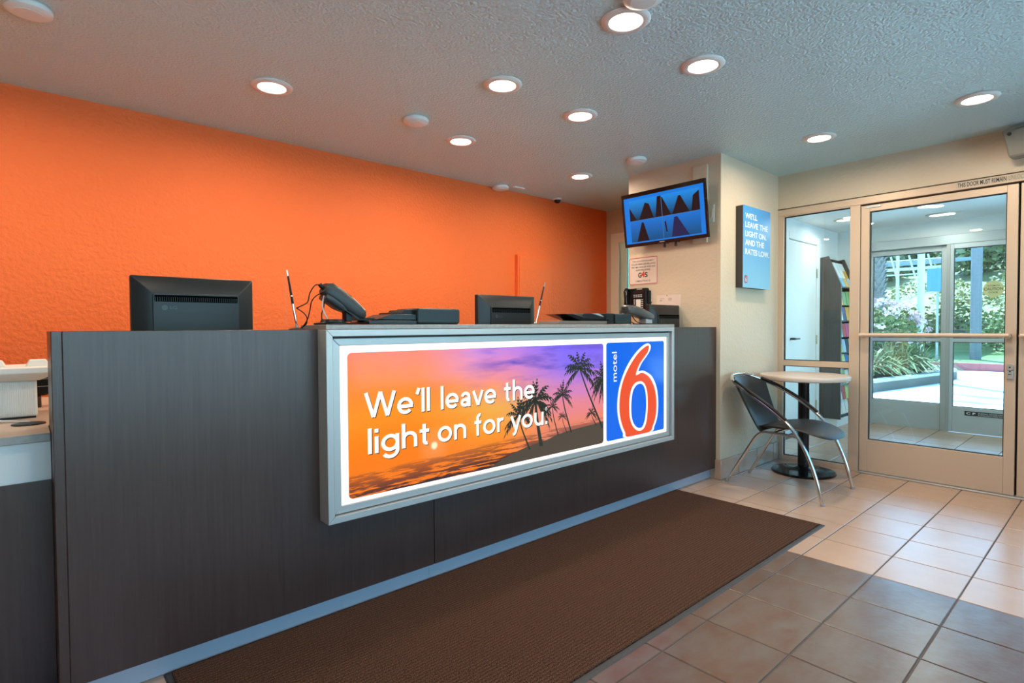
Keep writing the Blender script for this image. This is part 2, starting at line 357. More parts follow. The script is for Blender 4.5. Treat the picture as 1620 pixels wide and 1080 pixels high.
text('IN EMERGENCY PUSH TO OPEN', m_whiteink, ms, (VX - 0.0482, 1.06, 0.198), (0, -1, 0), 0.23, h=0.012)
# white side door in the vestibule
dv = struct(box('door_4', m_white, None, 5.93, 6.685, VY - 0.018, VY, 0.01, 2.028, bev=0.004))
struct(MB().box(6.69, 6.775, VY - 0.028, VY, 0, 2.115).box(5.84, 5.925, VY - 0.028, VY, 0, 2.115).box(5.925, 6.69, VY - 0.028, VY, 2.033, 2.115).build('trim_8', m_white, bev=0.006))
m_brass = M('dull_brass', (0.50, 0.44, 0.30), 0.4, 0.5)
for z in (0.25, 0.98, 1.72): MB().cyl((6.688, VY - 0.026, z - 0.05), (6.688, VY - 0.026, z + 0.05), 0.009, n=10).build('hinge', m_brass, dv, smooth=True)
h = MB().cyl((6.00, VY - 0.02, 1.0), (6.00, VY - 0.07, 1.0), 0.012, n=10).tube([(6.00, VY - 0.065, 1.0), (6.11, VY - 0.065, 1.0)], 0.009, 8).build('lever_handle', m_char, dv, smooth=True)
# leaflet rack
rk = thing('leaflet_rack', 'tall dark wood leaflet rack with sloping top behind the shopfront glass', 'rack', (7.08, 2.28, 0))
m_rack = M('rack_laminate', (0.060, 0.052, 0.048), 0.4, var=(22, (0.105, 0.092, 0.085), 0.25), stretch=(5, 5, 0.2))
prof = [(VY - 0.005, 0.09), (2.165, 0.09), (2.165, 1.585), (2.30, 1.915), (VY - 0.005, 1.90)]
for x in (6.80, 7.30): MB().prism(prof, 'x', x, x + 0.03).build('side_panel', m_rack, rk)
MB().box(6.83, 7.30, 2.385, 2.395, 0.09, 1.90).build('back_panel', m_rack, rk)
box('plinth', m_white, rk, 6.815, 7.315, 2.20, 2.39, 0.0, 0.09)
for z in (0.12, 0.46, 0.82, 1.18, 1.56): box('shelf', m_rack, rk, 6.83, 7.30, 2.19, 2.385, z, z + 0.015)
box('top_rail', m_black, rk, 6.83, 7.30, 2.315, 2.335, 1.87, 1.892)
rng = random.Random(5)
cols = ['#e9e4d0', '#2f7fd0', '#c9d68a', '#b93a3a', '#7fc6d8', '#e8b04a', '#3a4f87', '#d9e8ee', '#e07d4a', '#76a86a', '#d15f90', '#f2f2ec', '#23405f', '#a8cfe8']
CN = ['cream', 'blue', 'pale green', 'dark red', 'aqua', 'yellow', 'navy', 'icy white', 'orange', 'green', 'pink', 'white', 'dark blue', 'sky blue']
ROW = ['bottom', 'second lowest', 'third lowest', 'fourth lowest', 'fifth lowest', 'sixth lowest', 'seventh lowest', 'topmost upright', 'lowest sloping', 'middle sloping', 'top sloping']
POS = ['first', 'second', 'third', 'fourth']
for r, (y, z, ty) in enumerate([(2.185, 0.135, 0), (2.185, 0.30, 0), (2.185, 0.475, 0), (2.185, 0.645, 0), (2.185, 0.835, 0), (2.185, 1.005, 0), (2.185, 1.195, 0), (2.185, 1.365, 0), (2.195, 1.575, .41), (2.232, 1.665, .41), (2.270, 1.755, .41)]):
    for k in range(4):
        x0 = 6.845 + k * 0.113; hh = rng.uniform(0.145, 0.17) if ty == 0 else 0.105
        c = rng.choice(cols); mb = MB(); cn = CN[cols.index(c)]
        y1 = y + (0.01 if ty == 0 else 0.0) + hh * (0.10 if ty == 0 else ty)
        mb.loft([[(x0, y, z), (x0 + 0.1, y, z), (x0 + 0.1, y + 0.012, z), (x0, y + 0.012, z)], [(x0, y1, z + hh), (x0 + 0.1, y1, z + hh), (x0 + 0.1, y1 + 0.012, z + hh), (x0, y1 + 0.012, z + hh)]])
        o = mb.build('leaflet', M('leaflet_' + c[1:], c, 0.4))
        tag(o, '%s leaflet in the rack, %s row, %s from the near side panel' % (cn, ROW[r], POS[k]), 'leaflet', 'leaflets in the rack')

# ------------------------------------------------------------------ ceiling fittings
def downlight(x, y, z, label, group=None, power=LAMP_W, col=LAMP_COL, lamp=True):
    t = thing('downlight', label, 'downlight', (x, y, z), 0, group)
    MB().lathe([(0.100, 0.0), (0.102, -0.004), (0.096, -0.010), (0.078, -0.014), (0.070, -0.012), (0.066, -0.004), (0.066, 0.0)], n=36).build('trim_ring', M('trim_white', (0.70, 0.66, 0.62), 0.4), t, smooth=True, local=True)
    MB().lathe([(0.0, -0.0065), (0.040, -0.0062), (0.064, -0.004), (0.066, -0.001), (0.0, -0.001)], n=32).build('lens', M('lamp_lens', (1.0, 0.90, 0.78), 0.4, emit=9.0), t, smooth=True, local=True)
    if lamp:
        ld = bpy.data.lights.new('bulb_light', 'AREA'); ld.shape = 'DISK'; ld.size = 0.12; ld.energy = power; ld.color = col; ld.spread = math.radians(176)
        lo = bpy.data.objects.new('bulb_light', ld); COL.objects.link(lo); lo.parent = t; lo.location = (0, 0, -0.018)
    return t
downlight(-0.23, 2.98, ZC, 'downlight outside the picture left of the orange wall lamps', power=LAMP_W * 1.35)
downlight(1.013, 3.012, ZC, 'glowing downlight over the left desk by the orange wall', power=LAMP_W * 1.35)
downlight(2.259, 3.048, ZC, 'glowing downlight over the middle monitor near the orange wall', power=LAMP_W * 1.15)
downlight(3.538, 3.106, ZC, 'glowing downlight left of and behind the wall television', power=LAMP_W * 0.9)
downlight(1.908, 2.207, ZC, 'glowing downlight above the counter, leftmost of its pair')
downlight(2.533, 2.222, ZC, 'glowing downlight above the counter, nearest the blue numeral panel')
downlight(1.897, 1.415, ZC, 'largest glowing downlight at the top edge above the mat')
downlight(2.500, 1.409, ZC, 'glowing downlight above the mat end, second largest')
downlight(4.027, 0.605, ZC, 'glowing downlight before the glass door, under the wall loudspeaker corner', power=LAMP_W * 1.4)
downlight(4.046, 1.430, ZC, 'glowing downlight above the small round table and chair', power=LAMP_W * 1.3)
downlight(0.30, 1.41, ZC, 'added unseen downlight above the near counter end')  # unseen lamp added for illumination over the counter end
downlight(1.00, 0.55, ZC, 'added unseen downlight behind the viewer')  # unseen lamp added for more light behind the camera
downlight(2.50, 0.10, ZC, 'added unseen downlight in the lobby centre')  # unseen lamp added to light the middle of the lobby
downlight(6.51, 2.05, VZ, 'vestibule downlight above the leaflet rack', power=4, col=(1.0, 0.95, 0.88))
downlight(6.95, 1.34, VZ, 'vestibule downlight close to the sliding doors', power=4, col=(1.0, 0.95, 0.88))
downlight(6.356, 1.31, VZ, 'vestibule downlight just under the door head', power=9, col=(1.0, 0.95, 0.88))
m_spk = M('speaker_white', (0.68, 0.70, 0.68), 0.5)
for x, y, l in ((0.055, 2.896, 'flat round white ceiling disc at the top left corner'), (1.824, 2.914, 'flat round white ceiling disc above the monitors'),
                (3.505, 2.516, 'flat round white ceiling disc before the television'), (3.251, 3.80, 'flat round white ceiling disc touching the orange wall'),
                (1.80, 1.262, 'flat round white ceiling disc cut by the top picture edge')):
    t = thing('ceiling_disc', l, 'ceiling disc', (x, y, ZC))
    MB().lathe([(0.070, 0.0), (0.076, -0.008), (0.074, -0.022), (0.060, -0.030), (0.0, -0.031), (0.0, 0.0)], n=32).build('cover', m_spk, t, smooth=True, local=True)
    MB().lathe([(0.046, -0.0295), (0.048, -0.0325), (0.0, -0.0335), (0.0, -0.0295)], n=28).build('cap', m_spk, t, smooth=True, local=True)
tag(box('ceiling_plate', m_spk, None, 3.34, 3.46, 3.70, 3.735, ZC - 0.012, ZC, bev=0.004), 'small white strip fitting on the ceiling near the orange wall', 'ceiling fitting')
t = thing('dome_camera', 'small dark dome camera at the ceiling edge of the orange wall', 'security camera', (3.99, 3.80, ZC))
MB().lathe([(0.045, 0.0), (0.045, -0.012), (0.036, -0.016), (0.0, -0.016), (0.0, 0)], n=24).build('base', m_spk, t, smooth=True, local=True)
MB().lathe([(0.033, -0.014), (0.031, -0.030), (0.020, -0.042), (0.0, -0.047), (0.0, -0.014)], n=24).build('dome', m_gloss, t, smooth=True, local=True)

# ------------------------------------------------------------------ reception counter
PY = 2.06; PT = 1.130
ct = thing('reception_counter', 'long dark wood laminate reception counter with pale metal kick strip', 'counter', (2.0, 2.2, 0))
box('front_panel', m_wood, ct, 0.0927, 1.362, PY, PY + 0.04, 0.082, PT, bev=0.0015)
box('front_panel', m_wood, ct, 1.3645, 3.858, PY, PY + 0.04, 0.082, PT, bev=0.0015)
box('corner_post', m_wood, ct, 0.067, 0.0925, PY + 0.001, PY + 0.10, 0.0, PT, bev=0.002)
box('end_panel', m_wood, ct, 0.068, 0.090, PY + 0.10, PY + 0.30, 0.0, PT)
box('top_cap', m_wood, ct, 0.093, 3.858, PY + 0.04, PY + 0.18, PT - 0.03, PT)
box('back_panel', m_wood, ct, 0.10, 3.858, PY + 0.16, PY + 0.18, 0.0, PT - 0.03)
box('toe_kick', m_kick, ct, 0.094, 1.362, PY + 0.045, PY + 0.06, 0.002, 0.084)
box('toe_kick', m_kick, ct, 1.3635, 3.856, PY + 0.045, PY + 0.06, 0.002, 0.084)
# ledge of the transaction top
tag(MB().box(0.845, 3.168, 1.98, 2.225, 1.1305, 1.148).build('counter_ledge', m_ledge, bev=0.002), 'grey laminate ledge running above the lit sign', 'ledge')
# desk behind the counter
dk = thing('work_desk', 'work desk hidden behind the reception counter', 'desk', (2.0, 2.7, 0))
box('desk_top', m_tan, dk, 0.10, 3.84, 2.262, 2.95, 0.74, 0.77, bev=0.003)
for x in (0.2, 1.9, 3.7): box('support', m_wood, dk, x, x + 0.03, 2.30, 2.90, 0, 0.74)
# low return counter on the left
lc = thing('low_counter', 'low side counter with tan top and white apron left of the dark counter', 'counter', (-0.7, 2.6, 0))
box('worktop', m_ledge, lc, -1.59, 0.066, 2.20, 3.40, 0.794, 0.819, bev=0.002)
box('top_skin', m_tan, lc, -1.59, 0.065, 2.203, 3.399, 0.8188, 0.8200)
box('worktop_return', m_ledge, lc, 0.066, 0.42, 2.375, 3.40, 0.794, 0.819)
box('return_skin', m_tan, lc, 0.065, 0.419, 2.376, 3.399, 0.8188, 0.8200)
box('apron', M('apron_white', (0.62, 0.61, 0.60), 0.5), lc, -1.59, 0.066, 2.215, 2.235, 0.675, 0.794)
box('front_panel', m_wood, lc, -1.59, 0.066, 2.21, 2.23, 0.0, 0.675)
box('back_panel', m_wood, lc, -1.59, 0.066, 3.37, 3.39, 0.0, 0.794)
# ribbed mail bin with lid, on the low counter
m_bin = M('bin_white', (0.72, 0.70, 0.66), 0.45)
bn = thing('ribbed_bin', 'white ribbed plastic bin with wide flared rim on the low counter', 'bin', (-0.25, 2.75, 0.82))
BF = 2.62
MB().box(-0.55, 0.045, BF, 2.80, 0.826, 0.955).build('body', m_bin, bn, bev=0.006)
mb = MB()
for k in range(98): mb.tube([(-0.535 + k * 0.0059, BF - 0.0002, 0.834), (-0.535 + k * 0.0059, BF - 0.0002, 0.948)], 0.0021, 5)
mb.build('ribs', m_bin, bn)['kind'] = 'stuff'
MB().loft([[(-0.56, BF - 0.01, 0.955), (0.052, BF - 0.01, 0.955), (0.052, 2.81, 0.955), (-0.56, 2.81, 0.955)], [(-0.58, BF - 0.05, 0.982), (0.110, BF - 0.05, 0.982), (0.110, 2.86, 0.982), (-0.58, 2.86, 0.982)],
           [(-0.58, BF - 0.05, 1.003), (0.110, BF - 0.05, 1.003), (0.110, 2.86, 1.003), (-0.58, 2.86, 1.003)]]).build('rim', m_bin, bn, bev=0.003)
for x0, x1 in ((-0.35, -0.035), (0.015, 0.085)):
    MB().loft([[(x0, 2.66, 1.002), (x1, 2.66, 1.002), (x1, 2.74, 1.002), (x0, 2.74, 1.002)], [(x0 + 0.012, 2.67, 1.026), (x1 - 0.012, 2.67, 1.026), (x1 - 0.012, 2.73, 1.026), (x0 + 0.012, 2.73, 1.026)]]).build('lid_tab', m_bin, bn, bev=0.003)
box('base', m_black, bn, -0.545, 0.04, BF + 0.002, 2.79, 0.82, 0.827)
sb = thing('black_basket', 'black rounded basket on a brown foot behind the ribbed bin', 'basket', (0.045, 2.98, 0.82))
BX = 0.052
MB().loft([[(BX + sx * w, 2.99 + sy * w, z) for sx, sy in ((-1, -1), (1, -1), (1, 1), (-1, 1))] for w, z in ((0.030, 0.866), (0.047, 0.880), (0.050, 0.985))]).build('bowl', m_black, sb, bev=0.012)
for z in (0.905, 0.935): MB().prism(rrect(BX - 0.0495, BX + 0.0495, 2.9405, 3.0395, 0.012, 3), 'z', z, z + 0.003).build('groove', m_grey, sb)
MB().box(0.012, 0.063, 2.955, 3.035, 0.82, 0.866).build('foot', M('basket_foot', (0.16, 0.085, 0.05), 0.5, var=(40, (0.05, 0.03, 0.02), 0.15)), sb, bev=0.004)
# pen stand disc at the far left
pd = thing('desk_pen', 'white pen lying over a dark round base on the low counter', 'pen', (-0.02, 2.42, 0.82))
MB().lathe([(0.0, 0), (0.045, 0), (0.044, 0.004), (0.02, 0.008), (0.0, 0.009)], c=(0.018, 2.45, 0.82), n=28).build('base', m_char, pd, smooth=True)
MB().tube([(-0.10, 2.46, 0.845), (0.022, 2.45, 0.828)], 0.0035, 8, radii=[0.0035, 0.0018]).build('barrel', M('pen_white', (0.7, 0.72, 0.72), 0.3), pd, smooth=True)

# ------------------------------------------------------------------ lit sign
SY = 1.98
sg = thing('lightbox_sign', 'backlit sunset advertising sign with silver frame on the counter front', 'sign', (2.0, 2.02, 0.40))
def ringbox(name, x0, x1, z0, z1, w, y0, y1, mat, parent, bev=0.002):
    """mitred rectangular frame"""
    o = [(x0, z0), (x1, z0), (x1, z1), (x0, z1)]; i = [(x0 + w, z0 + w), (x1 - w, z0 + w), (x1 - w, z1 - w), (x0 + w, z1 - w)]
    for k in range(4):
        a, b = o[k], o[(k + 1) % 4]; c, d = i[(k + 1) % 4], i[k]
        MB().prism([a, b, c, d], 'y', y0, y1).build(name, mat, parent, bev=bev)
ringbox('outer_frame', 0.845, 3.168, 0.401, 1.1295, 0.026, SY, PY, m_alu, sg)
ringbox('inner_frame', 0.876, 3.140, 0.430, 1.096, 0.028, SY + 0.016, SY + 0.06, m_alu, sg)
box('housing', m_black, sg, 0.871, 3.142, SY + 0.03, PY - 0.001, 0.427, 1.103)
LY = SY + 0.024
pw = print_mat('backlit_white', (1.0, 1.0, 0.98), 1.35)
box('light_panel', pw, sg, 0.904, 3.112, LY, LY + 0.006, 0.458, 1.068)
# sunset print
def sunset_mat():
    m = print_mat('sunset_print', (1, .5, .1), 1.0); nt = m.node_tree; N = nt.nodes; L = nt.links; b = N['Principled BSDF']
    tc = N.new('ShaderNodeTexCoord'); sp = N.new('ShaderNodeSeparateXYZ'); mp = N.new('ShaderNodeMapping')
    mp.inputs['Location'].default_value = (0, 0, 0); L.new(tc.outputs['Generated'], mp.inputs[0]); L.new(mp.outputs[0], sp.inputs[0])
    def ramp(src, stops):
        r = N.new('ShaderNodeValToRGB'); e = r.color_ramp.elements
        while len(e) < len(stops): e.new(0.5)
        for k, (p, c) in enumerate(stops): e[k].position = p; e[k].color = (*lin(c), 1)
        if src is not None: L.new(src, r.inputs[0])
        return r
    def mix(f, a, c, t='MIX'):
        x = N.new('ShaderNodeMixRGB'); x.blend_type = t
        if isinstance(f, float): x.inputs[0].default_value = f
        else: L.new(f, x.inputs[0])
        L.new(a, x.inputs[1]); L.new(c, x.inputs[2]); return x.outputs[0]
    u, v = sp.outputs['X'], sp.outputs['Z']
    def math_(op, a, b_):
        q = N.new('ShaderNodeMath'); q.operation = op
        for k, z in enumerate((a, b_)):
            if isinstance(z, (int, float)): q.inputs[k].default_value = z
            else: L.new(z, q.inputs[k])
        return q.outputs[0]
    nz = N.new('ShaderNodeTexNoise'); nz.inputs['Scale'].default_value = 3.2; nz.inputs['Detail'].default_value = 7; nz.inputs['Roughness'].default_value = 0.6
    st = N.new('ShaderNodeMapping'); st.inputs['Scale'].default_value = (1.6, 1, 2.2); L.new(tc.outputs['Generated'], st.inputs[0]); L.new(st.outputs[0], nz.inputs['Vector'])
    n0 = math_('SUBTRACT', nz.outputs['Fac'], 0.5)
    vv = math_('ADD', v, math_('MULTIPLY', n0, 0.30))
    left = ramp(vv, [(0.0, '#ff7d00'), (0.32, '#ff8200'), (0.55, '#ff951c'), (0.78, '#ff8a30'), (1.0, '#ff8468')])
    mid = ramp(vv, [(0.0, '#ff7a14'), (0.30, '#ff9a2a'), (0.50, '#f6b24c'), (0.70, '#ff9a78'), (0.86, '#ee8fc0'), (1.0, '#c78be8')])
    right = ramp(vv, [(0.0, '#c97a72'), (0.28, '#f08a70'), (0.48, '#e888a0'), (0.66, '#c585d8'), (0.82, '#8f74f6'), (1.0, '#7f68ff')])
    r1 = ramp(u, [(0.18, '#000000'), (0.50, '#ffffff')]); r2 = ramp(u, [(0.46, '#000000'), (0.80, '#ffffff')])
    for r in (r1, r2): r.color_ramp.interpolation = 'EASE'
    c = mix(r2.outputs[0], mix(r1.outputs[0], left.outputs[0], mid.outputs[0]), right.outputs[0])
    # violet cloud bank upper middle and streaks
    n3 = N.new('ShaderNodeTexNoise'); n3.inputs['Scale'].default_value = 4.5; n3.inputs['Detail'].default_value = 8
    s3 = N.new('ShaderNodeMapping'); s3.inputs['Scale'].default_value = (1.2, 1, 2.6); s3.inputs['Rotation'].default_value = (0, 0.35, 0); L.new(tc.outputs['Generated'], s3.inputs[0]); L.new(s3.outputs[0], n3.inputs['Vector'])
    cl = ramp(n3.outputs['Fac'], [(0.46, '#000000'), (0.66, '#ffffff')]); cloud_u = ramp(u, [(0.30, '#000000'), (0.55, '#ffffff')]); cloud_v = ramp(v, [(0.55, '#000000'), (0.85, '#ffffff')])
    f = math_('MULTIPLY', math_('MULTIPLY', cl.outputs[0], cloud_u.outputs[0]), cloud_v.outputs[0])
    vio = N.new('ShaderNodeRGB'); vio.outputs[0].default_value = (*lin('#6a55c8'), 1)
    c = mix(f, c, vio.outputs[0])
    # sun
    dx = math_('MULTIPLY', math_('SUBTRACT', u, 0.255), 2.71); dz = math_('SUBTRACT', v, 0.27)
    dist = math_('SQRT', math_('ADD', math_('MULTIPLY', dx, dx), math_('MULTIPLY', dz, dz)), 0)
    sunr = ramp(dist, [(0.018, '#ffffff'), (0.035, '#5a5a5a'), (0.16, '#000000')]); wh = N.new('ShaderNodeRGB'); wh.outputs[0].default_value = (1, 0.95, 0.6, 1)
    c = mix(sunr.outputs[0], c, wh.outputs[0])
    # dark shoreline streaks
    n4 = N.new('ShaderNodeTexNoise'); n4.inputs['Scale'].default_value = 7; n4.inputs['Detail'].default_value = 9; n4.inputs['Roughness'].default_value = 0.65
    s4 = N.new('ShaderNodeMapping'); s4.inputs['Scale'].default_value = (1.0, 1, 5.5); s4.inputs['Rotation'].default_value = (0, -0.05, 0); L.new(tc.outputs['Generated'], s4.inputs[0]); L.new(s4.outputs[0], n4.inputs['Vector'])
    band = ramp(math_('SUBTRACT', v, math_('MULTIPLY', u, 0.10)), [(0.0, '#ffffff'), (0.145, '#bbbbbb'), (0.168, '#000000')])
    ff = math_('MULTIPLY', ramp(n4.outputs['Fac'], [(0.45, '#000000'), (0.505, '#ffffff')]).outputs[0], band.outputs[0])
    dk_ = N.new('ShaderNodeRGB'); dk_.outputs[0].default_value = (*lin('#3e2626'), 1)
    c = mix(ff, c, dk_.outputs[0])
    L.new(c, b.inputs['Emission Color']); return m
sp_ = MB().prism(rrect(0.937, 2.474, 0.474, 1.040, 0.018), 'y', LY - 0.0016, LY).build('sunset_print', sunset_mat(), sg)
m_sil = print_mat('silhouette_print', '#3c3a34', 0.9); m_sil2 = print_mat('palm_print', '#333b33', 0.8); m_grd = print_mat('sand_print', '#5d5347', 0.75)
def sheet(name, polys, mat, parent, y):
    mb = MB()
    for p in polys: mb.add([(a, y, b) for a, b in p], [tuple(range(len(p)))])
    return mb.build(name, mat, parent)
G = LY - 0.0022
sheet('sand', [[(1.62, 0.4745), (2.458, 0.4745), (2.4735, 0.490), (2.4735, 0.597), (2.372, 0.5907), (2.215, 0.584), (2.10, 0.5737), (2.02, 0.556), (1.93, 0.548), (1.83, 0.532), (1.72, 0.505)]], m_grd, sp_, G)
def palm(cx, cz, bx, bz, r, n, tw, seed, arc=(-30, 210), mat=m_sil2, xmax=2.4735):
    rg = random.Random(seed); polys = []
    tr = catmull([(cx, cz, 0), ((cx * 2 + bx) / 3 - 0.006, (cz * 2 + bz) / 3, 0), ((cx + 2 * bx) / 3 - 0.004, (cz + 2 * bz) / 3, 0), (bx, bz, 0)], 4)
    for a, b, k in zip(tr, tr[1:], range(99)):
        w0, w1 = tw * (0.55 + 0.45 * k / 12), tw * (0.55 + 0.45 * (k + 1) / 12)
        polys.append([(a.x - w0, a.y), (a.x + w0, a.y), (b.x + w1, b.y), (b.x - w1, b.y)])
    for k in range(n):
        a = math.radians(arc[0] + (arc[1] - arc[0]) * (k + 0.5) / n + rg.uniform(-9, 9)); L_ = r * rg.uniform(0.8, 1.1)
        pts = []
        for i in range(7):
            t = i / 6; x = cx + math.cos(a) * L_ * t; z = cz + math.sin(a) * L_ * t - 0.36 * L_ * t * t * (0.25 + 0.95 * abs(math.cos(a)))
            pts.append((x, z))
        for i in range(6):
            (x0, z0), (x1, z1) = pts[i], pts[i + 1]; dx, dz = x1 - x0, z1 - z0; l = math.hypot(dx, dz) or 1; nx, nz = -dz / l, dx / l
            for s in (-1, 1):
                w = r * 0.125 * math.sin(math.pi * min(0.97, (i + 0.9) / 6.6)) * rg.uniform(0.75, 1.15)
                polys.append([(x0, z0), (x1, z1), (x1 + dx * 0.5 + s * nx * w, z1 + dz * 0.5 + s * nz * w - r * 0.05), (x0 + dx * 0.6 + s * nx * w * 0.7, z0 + dz * 0.6 + s * nz * w * 0.7)])
    polys = [[(min(x, xmax), z) for x, z in p] for p in polys]
    return sheet('palm_print', polys, mat, sp_, G - 0.0002 - seed * 0.00002)
palm(2.272, 0.907, 2.466, 0.560, 0.140, 10, 0.0085, 1)
palm(2.473, 0.842, 2.473, 0.70, 0.11, 11, 0.004, 2, arc=(70, 275))
palm(2.1335, 0.776, 2.2025, 0.570, 0.085, 10, 0.006, 3)
palm(2.0577, 0.722, 2.1003, 0.570, 0.050, 9, 0.004, 4)
palm(2.1313, 0.664, 2.1693, 0.572, 0.038, 8, 0.003, 5)
palm(1.9365, 0.766, 1.9761, 0.530, 0.130, 14, 0.013, 6, arc=(-60, 240))
palm(1.8213, 0.700, 1.8947, 0.525, 0.105, 9, 0.006, 7, arc=(-20, 220))
palm(2.3674, 0.656, 2.4125, 0.580, 0.050, 10, 0.004, 8)
# slogan
m_wh = print_mat('slogan_white', (1.0, 0.98, 0.93), 1.15); m_sh = print_mat('slogan_shadow', '#3a2412', 0.5)
def arc(cx, cy, rx, ry, a0, a1, n=18): return [(cx + rx * math.cos(math.radians(a0 + (a1 - a0) * i / n)), cy + ry * math.sin(math.radians(a0 + (a1 - a0) * i / n))) for i in range(n + 1)]
XH = 0.66; SW = 0.145; q_ = SW / 2; RO = XH / 2 - q_ + 0.012
def glyphs():
    """monoline geometric letters: list of strokes and an advance width; cap height 1"""
    o_c = (RO + q_, XH / 2); ar = 0.235
    g = {}
    g['o'] = ([arc(*o_c, RO, RO, 0, 360, 30)], 2 * RO + SW)
    g['e'] = ([arc(*o_c, RO, RO, 0, 318, 28), [(q_, XH / 2 - 0.02), (2 * RO + SW - 0.02, XH / 2 - 0.02)]], 2 * RO + SW)
    g['l'] = ([[(q_, 0), (q_, 1.0)]], SW)
    g['i'] = ([[(q_, 0), (q_, XH)], [(q_, 0.80), (q_, 0.955)]], SW)
    g["'"] = ([[(q_ + 0.09, 1.0), (q_, 0.74)]], SW + 0.08)
    g['.'] = ([[(q_ + 0.01, 0), (q_ + 0.01, 0.165)]], SW + 0.02)
    g['n'] = ([[(q_, 0), (q_, XH)], [(q_, 0.34)] + arc(q_ + ar, XH - q_ - ar + 0.012, ar, ar, 180, 0, 16) + [(q_ + 2 * ar, 0)]], 2 * ar + SW)
    g['h'] = ([[(q_, 0), (q_, 1.0)]] + [g['n'][0][1]], 2 * ar + SW)
    g['u'] = ([[(q_, XH)] + arc(q_ + ar, ar + q_ - 0.012, ar, ar, 180, 360, 16) + [(q_ + 2 * ar, 0.34)], [(q_ + 2 * ar, 0), (q_ + 2 * ar, XH)]], 2 * ar + SW)
    g['r'] = ([[(q_, 0), (q_, XH)], [(q_, 0.36)] + arc(q_ + 0.23, XH - q_ - 0.20, 0.23, 0.20, 180, 72, 10)], 0.40)
    g['v'] = ([[(q_ * 0.9, XH), (0.315, 0.0)], [(0.315, 0.0), (0.63 - q_ * 0.9, XH)]], 0.63)
    g['y'] = ([[(q_ * 0.9, XH), (0.325, 0.02)], [(0.65 - q_ * 0.9, XH), (0.30, -0.13), (0.245, -0.20), (0.14, -0.225)]], 0.65)
    g['W'] = ([[(q_, 0.985), (0.36, 0.02)], [(0.36, 0.02), (0.64, 0.985)], [(0.64, 0.985), (0.92, 0.02)], [(0.92, 0.02), (1.28 - q_, 0.985)]], 1.28)
    g['t'] = ([[(0.19, 0.88), (0.19, 0.17)] + arc(0.30, 0.175, 0.11, 0.11, 180, 285, 8), [(0.0, XH - 0.06), (0.40, XH - 0.06)]], 0.42)
    g['f'] = ([[(0.17, 0.0), (0.17, 0.79)] + arc(0.30, 0.79, 0.13, 0.14, 180, 75, 8), [(0.0, XH - 0.06), (0.37, XH - 0.06)]], 0.37)
    g['a'] = ([arc(0.265, XH - q_ - 0.20, 0.195, 0.20, 160, 0, 14) + [(0.46, 0.0)], arc(0.235, 0.185, 0.165, 0.125, 0, 360, 24), [(0.24, 0.31), (0.46, 0.36)]], 0.46 + q_)
    g['g'] = ([arc(*o_c, RO, RO, 0, 360, 30), [(2 * RO + q_, XH), (2 * RO + q_, 0.02)] + arc(RO + q_, 0.02, RO, 0.245, 0, -150, 14)], 2 * RO + SW)
    return g
GL = glyphs()
def thick(st):
    P = [Vector((a, b, 0)) for a, b in st]; closed = (P[0] - P[-1]).length < 1e-4; out = []; L_, R_ = [], []
    for i, p in enumerate(P):
        if closed: d = P[(i + 1) % (len(P) - 1) if i == len(P) - 1 else i + 1] - P[i - 1 if i > 0 else len(P) - 2]
        else: d = P[min(i + 1, len(P) - 1)] - P[max(i - 1, 0)]
        d.normalize(); n = Vector((-d.y, d.x, 0)) * q_; L_.append(p + n); R_.append(p - n)
    return [[L_[i], R_[i], R_[i + 1], L_[i + 1]] for i in range(len(P) - 1)]
def word_mesh(body, x0, x1, z, y, cap, dx, dz):
    quads = []; pen_x = 0.0; gap = 0.095
    for ch_ in body:
        st, adv = GL[ch_]
        for k in st: quads += [[(p.x + pen_x, p.y) for p in q] for q in thick(k)]
        pen_x += adv + gap * (0.45 if ch_ in "Wvyr'" else 1.0)
    xs = [p[0] for q in quads for p in q]; a, b = min(xs), max(xs); kx = (x1 - x0) / (b - a); mb = MB()
    for q in quads: mb.add([(x0 + (p[0] - a) * kx + dx, y, z + p[1] * cap + dz) for p in q], [(0, 1, 2, 3)])
    return mb
def slogan(body, x0, x1, z, cap=0.102):
    for dx, dz, y, m, nm in ((0.0034, -0.0034, G - 0.0008, m_sh, 'letter_shadow'), (0, 0, G - 0.0012, m_wh, 'lettering')):
        word_mesh(body, x0, x1, z, y, cap, dx, dz).build(nm, m, sg)
slogan("We'll", 1.003, 1.308, 0.780); slogan('leave', 1.363, 1.678, 0.779); slogan('the', 1.727, 1.930, 0.779)
slogan('light', 1.017, 1.303, 0.637); slogan('on', 1.346, 1.500, 0.637); slogan('for', 1.547, 1.724, 0.638); slogan('you.', 1.766, 2.020, 0.637)
MB().loft([[(2.012 + rr * math.cos(a * .3927), G - 0.0012, 0.716 + rr * math.sin(a * .3927)) for a in range(16)] for rr in (0.0085, 0.0065)], cap=False).build('registered_mark', m_wh, sg)
text('R', m_wh, sg, (2.0095, G - 0.0012, 0.712), (1, 0, 0), 0.006, h=0.008)
